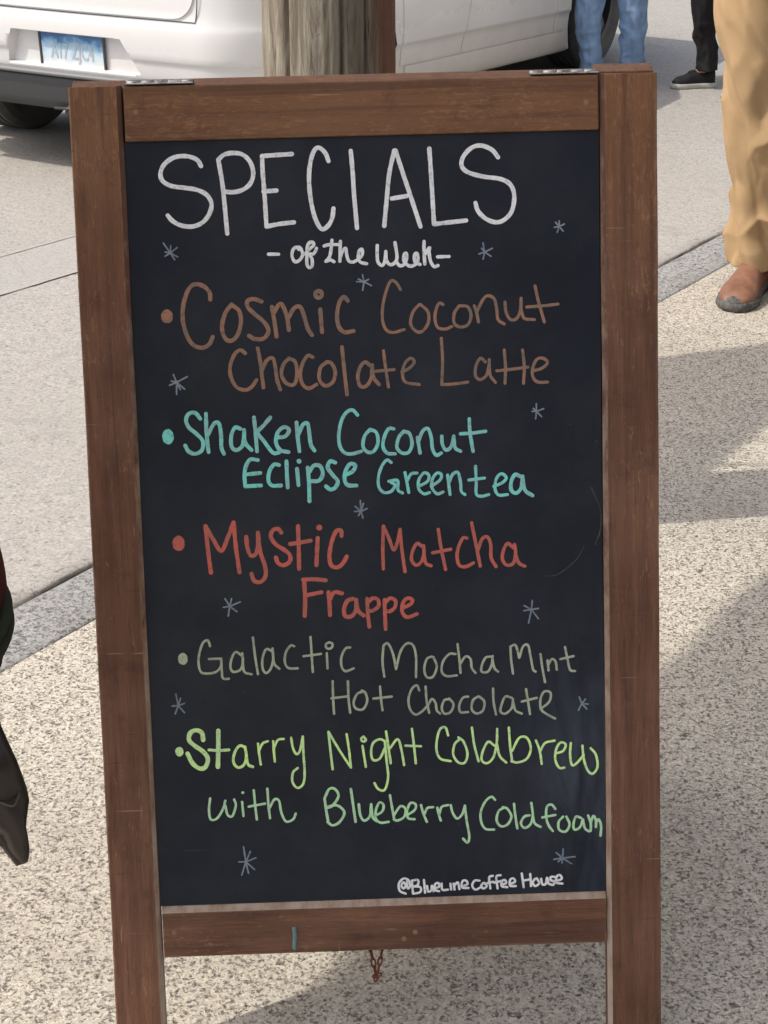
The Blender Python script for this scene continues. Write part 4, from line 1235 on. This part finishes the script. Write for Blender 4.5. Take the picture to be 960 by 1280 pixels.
# ------------------------------------------------------------------ people
M_skin = mat('skin', (.50, .31, .22), .55); M_skin.node_tree.nodes['Principled BSDF'].inputs['Subsurface Weight'].default_value = .08
M_hair = mat('dark_hair', (.03, .02, .015), .6)
def garment(md, ctrl, seg=84, per=20, amp=.006, freq=10.0, seed=0, folds=(), cap=True, facet=0.0, creases=()):
    """soft tube: ctrl = (x, y, z, rx, ry); folds = (t0, t1, amp, freq, tilt, phase) stacked creases"""
    C = catmull([c[:3] for c in ctrl], per); Rr = catmull([(c[3], c[4], 0) for c in ctrl], per); n = len(C)
    V, F = tube_data(C, [(max(.004, r.x), max(.004, r.y)) for r in Rr], seg, False)
    out = []
    for i in range(n):
        t = i / (n - 1); c = C[i]
        for k in range(seg):
            v = Vector(V[i * seg + k]); d = (v - c); a = 2 * math.pi * k / seg; L = d.length; d.normalize()
            e = 0.0
            nz = noise.noise((math.cos(a) * 1.7 + seed, math.sin(a) * 1.7, v.z * freq * .45 + a * .0 + seed))
            e += amp * 1.3 * nz
            rd = 1 - 2 * abs(noise.noise((math.cos(a) * 1.6 + seed * 3, math.sin(a) * 1.6 + v.z * 2.5, v.z * freq + seed)))
            e += amp * (rd - .4)
            if facet:
                q = Vector((math.cos(a) * .9 + v.z * 1.2 + seed, math.sin(a) * .9, v.z * 5.5 + math.cos(a - 1.0) * .9))
                ds = noise.voronoi(q)[0]; e += facet * (1.0 - 2.2 * ds[0]) + facet * .8 * min(.35, ds[1] - ds[0])
            for t0, t1, am, fr, tilt, ph in folds:
                w = max(0, 1 - abs((t - (t0 + t1) / 2) / ((t1 - t0) / 2))); w = w * w * (3 - 2 * w)
                s = math.sin(v.z * fr + tilt * math.cos(a - ph) + 1.4 * noise.noise((math.cos(a + ph) * 1.5, math.sin(a + ph) * 1.5, v.z * 5 + seed)))
                e += am * w * (1 - 2 * abs(math.sin(.5 * math.asin(max(-1, min(1, s))) - .785)) ** .8) * (.55 + .45 * math.cos(2 * (a - ph)))
            for a0, z0_, a1, z1_, w, hgt in creases:
                ax, az = R(a0) * L, z0_; bx, bz = R(a1) * L, z1_; px, pz = a * L, v.z
                ex, ez = bx - ax, bz - az; tt = max(0, min(1, ((px - ax) * ex + (pz - az) * ez) / (ex * ex + ez * ez)))
                dx, dz = px - ax - ex * tt, pz - az - ez * tt; dd = math.hypot(dx, dz)
                if dd < w:
                    u = 1 - dd / w; sd_ = dz if abs(ex) > abs(ez) else dx
                    e += hgt * (u ** (1.6 if sd_ > 0 else .9)) * (math.sin(math.pi * (.12 + .76 * tt))) 
            out.append(v + d * e)
    if cap:
        F = F + [tuple(reversed(range(seg)))] + [tuple(range((n - 1) * seg, n * seg))]
    md.add(out, F); return md
def rand_creases(seed, z0, z1, n, h=.008):
    rg = random.Random(seed); out = []
    for i in range(n):
        a = rg.uniform(20, 180); z = rg.uniform(z0, z1); out.append((a, z, a + rg.choice((-1, 1)) * rg.uniform(35, 80), z + rg.uniform(-.06, .06), rg.uniform(.014, .03), h * rg.uniform(.6, 1.2)))
    return out
def shoe(parent, origin, heel, ang, L, m_up, m_sole, m_cap=None, pitch=0.0, wide=1.0, laces=None, collar=.10, point=1.0, roll=0.0, sole_h=.024):
    """heel point on the ground (world), toe direction ang (rad from +Y, clockwise), length L"""
    s = empty('shoe', Vector(heel) - Vector(origin)); s.parent = parent
    s.rotation_euler = Euler((pitch, roll, -ang), 'XYZ')
    def hw(t):
        base = interp([(0, .020), (.05, .030), (.15, .034), (.35, .033), (.55, .040), (.72, .047), (.85, .043 * point), (.93, .033 * point), (.98, .019 * point), (1, .006)], t); return base * wide
    def top(t): return interp([(0, collar * .92), (.05, collar), (.30, collar), (.38, collar * .92), (.55, .078), (.70, .062), (.85, .054), (.94, .044), (.985, .032), (1, .026)], t)
    def cx(t): return .008 * math.sin(math.pi * t)
    def ring(t, grow=0.0, lo=None, N=28, tk=1.0):
        z0 = sole_h if lo is None else lo; pts = []
        for k in range(N):
            a = math.pi * k / (N - 1); c, q = math.cos(a), math.sin(a)
            pts.append((cx(t) + (hw(t) + grow) * math.copysign(abs(c) ** .72, c), t * L, z0 - .002 + (top(t) * tk - z0 + grow) * q ** .80))
        return pts
    ts = [0, .012, .03, .06, .1, .15, .2, .26, .32, .38, .44, .5, .56, .62, .68, .74, .8, .85, .89, .92, .945, .965, .98, .99, 1.0]; N = 28
    md = MD(); V, F = [], []
    for i, t in enumerate(ts):
        for p in ring(t):
            j = .0012 * noise.noise((p[0] * 60, p[1] * 50, p[2] * 60)); cr = .0022 * math.sin(p[1] * 230) * max(0, 1 - abs(t - .66) / .10) * (p[2] / .08)
            V.append((p[0] + j, p[1], p[2] + j - cr))
        if i:
            for k in range(N - 1): a = (i - 1) * N + k; F.append((a, a + N, a + N + 1, a + 1))
    F.append(tuple(range(N))); F.append(tuple(reversed(range((len(ts) - 1) * N, len(ts) * N))))
    md.add(V, F); up = md.build('upper', m_up, s)
    # sole
    prof = [(0, .003, -.004), (.004, .006, 0), (.5, .0065, .001), (1, .0045, .0015)]
    tt = [1 - (1 - i / 40) ** 1.7 for i in range(41)]; lo_pts = []
    outl = [(cx(t) + hw(t), t * L) for t in tt] + [(cx(t) - hw(t), t * L) for t in reversed(tt)]
    V, F = [], []; lev = [(0, .001), (.003, .005), (sole_h * .55, .0065), (sole_h, .004), (sole_h + .002, -.002)]; M_ = len(outl)
    for z, g in lev:
        for i, (x, y) in enumerate(outl):
            xc = x - cx(y / L); sg = 1 if i < 41 else -1
            V.append((x + sg * g * wide * (1 - .6 * (y / L > .9) * (point < .9)), y + (g * (1 if point > .9 else .15) if y > L * .97 else (-g if y < L * .02 else 0)), z))
    for j in range(len(lev) - 1):
        for i in range(M_): k = (i + 1) % M_; F.append((j * M_ + i, j * M_ + k, (j + 1) * M_ + k, (j + 1) * M_ + i))
    F.append(tuple(reversed(range(M_)))); F.append(tuple(range((len(lev) - 1) * M_, len(lev) * M_)))
    from_data('sole', V, F, m_sole, s, True)
    if m_cap:
        V, F = [], []; tc = [.71, .75, .79, .83, .87, .90, .93, .95, .965, .98, .992, 1.004]
        for i, t in enumerate(tc):
            tk = interp([(.70, .45), (.82, .86), (.92, .90), (1.01, .99)], t)
            for p in ring(min(t, 1.0), .0032, .008, N, tk): V.append((p[0], p[1] + (.003 if t > .97 else 0), p[2]))
            if i:
                for k in range(N - 1): a = (i - 1) * N + k; F.append((a, a + N, a + N + 1, a + 1))
        F.append(tuple(reversed(range((len(tc) - 1) * N, len(tc) * N))))
        from_data('toe_cap', V, F, m_cap, s, True)
    if laces:
        ml = MD()
        for k in range(5):
            t = .36 + .055 * k; zt = top(t) + .003; w = .015 * wide
            ml.tube(catmull([(cx(t) - w, t * L - .006, zt - .007), (cx(t), t * L, zt + .002), (cx(t) + w, (t + .03) * L, zt - .009)], 5), .0016, 6)
            ml.tube(catmull([(cx(t) + w, t * L - .006, zt - .007), (cx(t), t * L, zt + .003), (cx(t) - w, (t + .03) * L, zt - .009)], 5), .0016, 6)
        ml.build('laces', laces, s)
    return s
def person(label, root, face, legs, H, m_tr, m_top, trousers, shoes, group='people on the street', hair=M_hair, coat=None, head_turn=0, lean=(0, 0, 0), bent=False):
    """legs: [(hip, knee, ankle), ...] world points; face = direction the body looks (angle like shoe ang)"""
    rt = Vector(root); e = empty('person', rt); tag(e, label, 'person', group)
    f = Vector((math.sin(face), math.cos(face), 0)); l = Vector((-f.y, f.x, 0)); U = Vector((0, 0, 1))
    hips = [Vector(q[0]) for q in legs]; hc = (hips[0] + hips[1]) / 2; k = H / 1.75
    ln = Vector(lean)
    pel = hc + U * .07 * k; che = pel + U * .36 * k + ln * .6; neck = pel + U * .53 * k + ln; head = pel + U * .68 * k + ln + f * .02
    verts, edges, rad = [], [], []
    def v(p, r): verts.append(Vector(p) - rt); rad.append(r); return len(verts) - 1
    def e_(a, b): edges.append((a, b))
    p0 = v(pel, .14 * k); p1 = v(pel + U * .18 * k + ln * .3, .125 * k); p2 = v(che, .15 * k); p3 = v(neck, .06 * k); p4 = v(neck + U * .06 * k + f * .01, .055 * k)
    e_(p0, p1); e_(p1, p2); e_(p2, p3); e_(p3, p4)
    wr = []
    for sg in (1, -1):
        s0 = v(che + U * .07 * k + l * sg * .17 * k, .062 * k); s1 = v(che - U * .20 * k + l * sg * .235 * k, .045 * k); s2 = v(che - U * (.16 if bent else .43) * k + l * sg * (.12 if bent else .235) * k + f * (.25 if bent else .07), .030 * k)
        e_(p2, s0); e_(s0, s1); e_(s1, s2); hd = verts[s2] + f * .02 - U * .07 * k; s3 = v(hd + rt, .032 * k); e_(s2, s3); wr.append(sg)
        for q in range(4):
            b = hd + f * (.024 - .016 * q); j1 = v(b - U * .035 + rt, .0095); j2 = v(b - U * (.062 - .004 * abs(q - 1.3)) + rt - l * sg * .004, .0085); j3 = v(b - U * (.088 - .007 * abs(q - 1.3)) - l * sg * .014 + rt, .0075)
            e_(s3, j1); e_(j1, j2); e_(j2, j3)
        t1 = v(hd + f * .034 + U * .01 - l * sg * .012 + rt, .011); t2 = v(hd + f * .046 - U * .028 - l * sg * .02 + rt, .009); e_(s3, t1); e_(t1, t2)
    for hip, kn, an in legs:
        a = v(hip, .082 * k); b = v(kn, .046 * k); c = v(an, .027 * k); d = v(Vector(an) + Vector((0, 0, -.03)) + f * .05, .025 * k)
        e_(p0, a); e_(a, b); e_(b, c); e_(c, d)
    me = bpy.data.meshes.new('body'); me.from_pydata([tuple(q) for q in verts], edges, []); me.update()
    o = link('body', me, M_skin, e)
    md_ = o.modifiers.new('skin', 'SKIN'); md_.use_smooth_shade = True
    for i, q in enumerate(me.skin_vertices[0].data): q.radius = (rad[i], rad[i]); q.use_root = (i == 0)
    ss = o.modifiers.new('sub', 'SUBSURF'); ss.levels = 1; ss.render_levels = 1
    bpy.context.view_layer.update(); bake(o)
    hcen = head - rt; rm = Matrix.Rotation(-face - head_turn, 3, 'Z')
    def headfn(p, u):
        w = p - hcen; x, y, z = w / k        # y = forward
        if z < 0: x *= 1 + z * 2.4; y *= 1 + z * .6
        nose = math.exp(-((x / .014) ** 2 + ((z + .015) / .026) ** 2)) * (.024 if y > 0 else 0)
        eye = sum(math.exp(-(((x - sx) / .016) ** 2 + ((z - .012) / .012) ** 2)) for sx in (.032, -.032)) * (.010 if y > 0 else 0)
        mouth = math.exp(-((x / .028) ** 2 + ((z + .062) / .007) ** 2)) * (.005 if y > 0 else 0)
        ear = sum(math.exp(-(((y + .005) / .022) ** 2 + ((z) / .03) ** 2)) for _ in (0,)) * (.014 if abs(u.x) > .85 else 0)
        return hcen + rm @ (Vector((x + math.copysign(ear, x), y + nose - eye - mouth, z)) * k)
    hm = MD().ell(hcen, (.076 * k, .098 * k, .118 * k), 40, 30, 0, headfn)
    b_ = bmesh.new(); b_.from_mesh(o.data); tmp = bpy.data.meshes.new('t'); tmp.from_pydata(hm.V, [], hm.F); b_.from_mesh(tmp); bmesh.ops.recalc_face_normals(b_, faces=b_.faces); b_.to_mesh(o.data); b_.free()
    for p in o.data.polygons: p.use_smooth = True
    hr = MD().ell(hcen, (.084 * k, .106 * k, .118 * k), 32, 20, 0, lambda p, u: hcen + rm @ ((p - hcen) * (1.0 if (u.y < .25 or u.z > .62) and u.z > -.55 else .80)) + Vector((0, 0, .010)))
    hr.build('hair', hair, e)
    # trousers
    mdt = MD()
    for ctrl, kw in trousers: garment(mdt, [(c[0] - rt.x, c[1] - rt.y, c[2] - rt.z, c[3], c[4]) for c in ctrl], **kw)
    pc = hc - rt
    garment(mdt, [(pc.x, pc.y, pc.z - .10 * k, .15 * k, .115 * k), (pc.x, pc.y, pc.z + .02, .172 * k, .13 * k), (pc.x, pc.y, pc.z + .12 * k, .155 * k, .12 * k)], amp=.004)
    if m_tr: mdt.build('trousers', m_tr, e)
    # upper garment
    mdj = MD(); che_, nk_ = che - rt, neck - rt
    def oval(p, a, b): return (p.x, p.y, p.z, a * k, b * k)
    lo = pc + Vector((0, 0, -.02 * k))
    garment(mdj, [oval(lo, .19, .145), oval(lo + Vector((0, 0, .12 * k)), .175, .135), oval(pc + (che_ - pc) * .6, .175, .13), oval(che_, .19, .135), oval(che_ + Vector((0, 0, .09 * k)), .165, .11), oval(nk_ + Vector((0, 0, -.01)), .075, .07)], amp=.008, freq=8, seed=3)
    for sg in (1, -1):
        a = che_ + Vector((0, 0, .08 * k)) + l * sg * .15 * k; b = che_ - Vector((0, 0, .20 * k)) + l * sg * .24 * k; c = che_ - Vector((0, 0, (.16 if bent else .41) * k)) + l * sg * (.13 if bent else .235) * k + f * (.23 if bent else .06)
        garment(mdj, [oval(a, .075, .075), oval((a + b) / 2 + l * sg * .015, .066, .066), oval(b, .056, .056), oval((b + c) / 2, .050, .050), oval(c, .044, .044)], amp=.008, freq=14, seed=5 + sg)
    jk = mdj.build('jacket' if coat else 'shirt', m_top, e)
    for kw in shoes: shoe(e, rt, **kw)
    return e, jk

M_khaki = cloth('khaki_cotton', (.42, .285, .155), .9, 700, .08)
M_leather = mat('brown_leather', (.27, .125, .075), .55); _t = NT(M_leather); _t.color(_t.ramp(_t.noise(_t.coord(), 22, 5, .6), [(.3, (.145, .064, .036)), (.7, (.265, .128, .076))])); _t.bump(_t.noise(_t.coord(), 300, 3, .6), .2, .001)
M_soleg = mat('dark_grey_rubber', (.05, .05, .048), .8); _t = NT(M_soleg); _t.color(_t.ramp(_t.noise(_t.coord(), 90, 4, .7), [(.35, (.035, .035, .034)), (.65, (.12, .115, .105))]))
M_denim = cloth('blue_denim', (.24, .37, .58), .9, 900, .45)
M_blackc = cloth('black_cotton', (.022, .021, .022), .9, 900, .3)
M_blacks = cloth('black_knit', (.020, .020, .021), .8, 1200, .3)
M_whites = mat('off_white_rubber', (.36, .35, .33), .7)
M_olive = cloth('olive_shirt', (.10, .11, .07)); M_grey = cloth('grey_shirt', (.30, .31, .33)); M_navy = cloth('navy_shirt', (.03, .04, .08))
M_coat = cloth('dark_red_wool', (.060, .012, .011), .95, 500, .4); M_teal = cloth('dark_teal_denim', (.014, .036, .048), .9, 900, .3)
M_trim = cloth('dark_green_trim', (.030, .036, .022), .9, 500, .4); M_boot = mat('dark_brown_leather', (.017, .011, .008), .45); M_lace = mat('brown_lace', (.10, .085, .06), .8)

# khaki trousers: the near person on the right
Y = 4.87
person('person in baggy khaki trousers and brown shoes with dark toe caps on the sidewalk', (1.10, 4.88, 0), R(195), [((1.02, 4.92, .90), (1.02, 4.86, .50), (1.06, 4.90, .09)), ((1.20, 4.92, .90), (1.23, 4.92, .50), (1.19, 4.98, .09))], 1.78, M_khaki, M_olive,
    [([(1.02, 4.91, .90, .105, .11), (1.005, 4.89, .78, .103, .105), (1.02, 4.87, .62, .095, .10), (1.03, 4.85, .50, .091, .095), (1.043, 4.86, .38, .084, .09), (1.058, 4.88, .24, .078, .085), (1.062, 4.885, .14, .079, .088), (1.064, 4.89, .075, .078, .092)],
      dict(amp=.004, freq=9, seed=1, facet=.016,  folds=((.22, .62, .024, 24, 2.6, R(250)), (.62, .93, .020, 46, 2.0, R(240)), (-.1, .40, .020, 18, 2.8, R(70))))),
     ([(1.20, 4.93, .90, .105, .11), (1.225, 4.92, .78, .10, .105), (1.235, 4.92, .50, .09, .095), (1.20, 4.97, .24, .078, .085), (1.195, 4.985, .075, .078, .092)], dict(amp=.007, freq=9, seed=9, folds=((.3, .7, .012, 30, 2, R(250)), (.7, 1.0, .010, 60, 1.5, 0))))],
    [dict(heel=(1.095, 4.92, .0), ang=R(206), L=.315, m_up=M_leather, m_sole=M_soleg, m_cap=M_soleg, wide=1.16, collar=.105),
     dict(heel=(1.215, 4.955, .0), ang=R(196), L=.315, m_up=M_leather, m_sole=M_soleg, m_cap=M_soleg, wide=1.16, collar=.105)], bent=True)
# blue jeans beside the front wheel
z0 = ROAD_Z
person('person in blue jeans standing beside the front wheel of the white car', (1.09, 8.66, z0), R(180), [((1.00, 8.68, z0 + .90), (.995, 8.66, z0 + .48), (1.005, 8.68, z0 + .09)), ((1.17, 8.68, z0 + .90), (1.195, 8.66, z0 + .48), (1.205, 8.68, z0 + .09))], 1.75, M_denim, M_grey,
    [([(1.00, 8.68, z0 + .88, .095, .10), (.985, 8.66, z0 + .50, .072, .078), (.985, 8.67, z0 + .28, .060, .068), (1.003, 8.68, z0 + .12, .052, .062), (1.004, 8.68, z0 + .055, .054, .066)], dict(amp=.006, freq=13, seed=12, facet=.006, creases=rand_creases(1, .03, .5, 16), folds=((.4, .75, .006, 45, 2, 0), (.70, 1.02, .008, 70, 1.5, R(250))))),
     ([(1.18, 8.68, z0 + .88, .095, .10), (1.19, 8.66, z0 + .50, .072, .078), (1.195, 8.67, z0 + .28, .062, .068), (1.205, 8.68, z0 + .12, .055, .062), (1.207, 8.68, z0 + .055, .057, .066)], dict(amp=.006, freq=13, seed=15, facet=.006, creases=rand_creases(2, .03, .5, 16), folds=((.4, .75, .006, 45, 2, 0), (.70, 1.02, .008, 70, 1.5, R(250)))))],
    [dict(heel=(1.003, 8.74, z0), ang=R(185), L=.27, m_up=M_grey, m_sole=M_whites), dict(heel=(1.207, 8.74, z0), ang=R(172), L=.27, m_up=M_grey, m_sole=M_whites)])
# black trousers and sneakers
person('person in black trousers and black sneakers with pale soles on the road', (1.58, 8.52, z0), R(275), [((1.57, 8.60, z0 + .88), (1.52, 8.60, z0 + .47), (1.555, 8.62, z0 + .09)), ((1.63, 8.44, z0 + .88), (1.66, 8.40, z0 + .47), (1.735, 8.36, z0 + .09))], 1.72, M_blackc, M_navy,
    [([(1.58, 8.60, z0 + .88, .10, .095), (1.525, 8.60, z0 + .50, .066, .066), (1.53, 8.61, z0 + .32, .056, .058), (1.552, 8.62, z0 + .17, .047, .05), (1.556, 8.62, z0 + .085, .047, .055)], dict(amp=.006, freq=13, seed=22, facet=.005, creases=rand_creases(3, .08, .5, 14, .006), folds=((.4, .9, .007, 50, 2, R(200)),))),
     ([(1.63, 8.44, z0 + .88, .10, .095), (1.66, 8.40, z0 + .50, .066, .066), (1.70, 8.38, z0 + .30, .056, .058), (1.735, 8.36, z0 + .11, .046, .05)], dict(amp=.006, freq=13, seed=25, folds=((.4, .9, .007, 50, 2, R(200)),)))],
    [dict(heel=(1.598, 8.625, z0), ang=R(262), L=.210, m_up=M_blacks, m_sole=M_whites, laces=M_blackc, collar=.09, wide=.95), dict(heel=(1.80, 8.355, z0), ang=R(268), L=.210, m_up=M_blacks, m_sole=M_whites, laces=M_blackc, collar=.09, wide=.95)], bent=True)
# walker in a long dark coat at the left edge
e, jk = person('person striding past the sign in a long dark red coat, one dark boot raised', (-.66, 1.47, 0), R(160), [((-.56, 1.46, .92), (-.445, 1.49, .66), (-.445, 1.59, .53)), ((-.76, 1.44, .92), (-.77, 1.42, .50), (-.78, 1.46, .09))], 1.72, M_teal, M_coat,
    [([(-.56, 1.46, .92, .085, .09), (-.50, 1.475, .80, .078, .08), (-.455, 1.49, .69, .066, .068), (-.452, 1.51, .62, .056, .058), (-.450, 1.55, .565, .046, .048), (-.448, 1.59, .525, .042, .044)], dict(amp=.004, freq=12, seed=31, folds=((.5, 1.0, .005, 60, 1.5, 0),))),
     ([(-.76, 1.44, .90, .095, .10), (-.77, 1.42, .50, .07, .075), (-.78, 1.46, .08, .055, .06)], dict(amp=.006, freq=12, seed=33))],
    [dict(heel=(-.446, 1.60, .610), ang=R(146), L=.215, m_up=M_boot, m_sole=M_boot, pitch=R(-54), wide=.60, collar=.075, point=.42, sole_h=.014),
     dict(heel=(-.79, 1.50, -.025), ang=R(165), L=.26, m_up=M_boot, m_sole=M_boot, wide=.85, laces=M_lace)], coat=True)
rt = Vector((-.66, 1.47, 0)); md = MD()
garment(md, [(0, -.01, 1.08, .175, .135), (.01, -.01, .95, .20, .16), (.04, .0, .82, .235, .185), (.065, .01, .74, .238, .195), (.062, .012, .70, .230, .192), (.060, .012, .684, .226, .188)], amp=.006, freq=7, seed=41, folds=((.2, 1.0, .008, 4, 9, R(20)),))
md.build('coat_skirt', M_coat, e)
md = MD(); 
for zz, gr in ((.712, .003), (.697, .004)):
    P = [Vector((.062 + (.232 + gr * .4) * math.cos(a), .012 + (.193 + gr * .4) * math.sin(a), zz + .004 * math.sin(3 * a))) for a in [2 * math.pi * k / 90 for k in range(90)]]
    md.tube(P, .0065, 8, closed=True)
md.build('hem_band', M_trim, e)
e.location += Vector((.014, -.05, .025))
md = MD()      # two pale stitch arcs on the raised boot
for y_, x_ in ((.118, .010), (.150, .008)): md.tube(catmull([(x_ - .012, y_, .058), (x_, y_ + .010, .0665), (x_ + .010, y_ + .002, .060)], 5), .0011, 6)
md.build('stitching', M_lace, [c for c in e.children if c.name.startswith('shoe')][0])
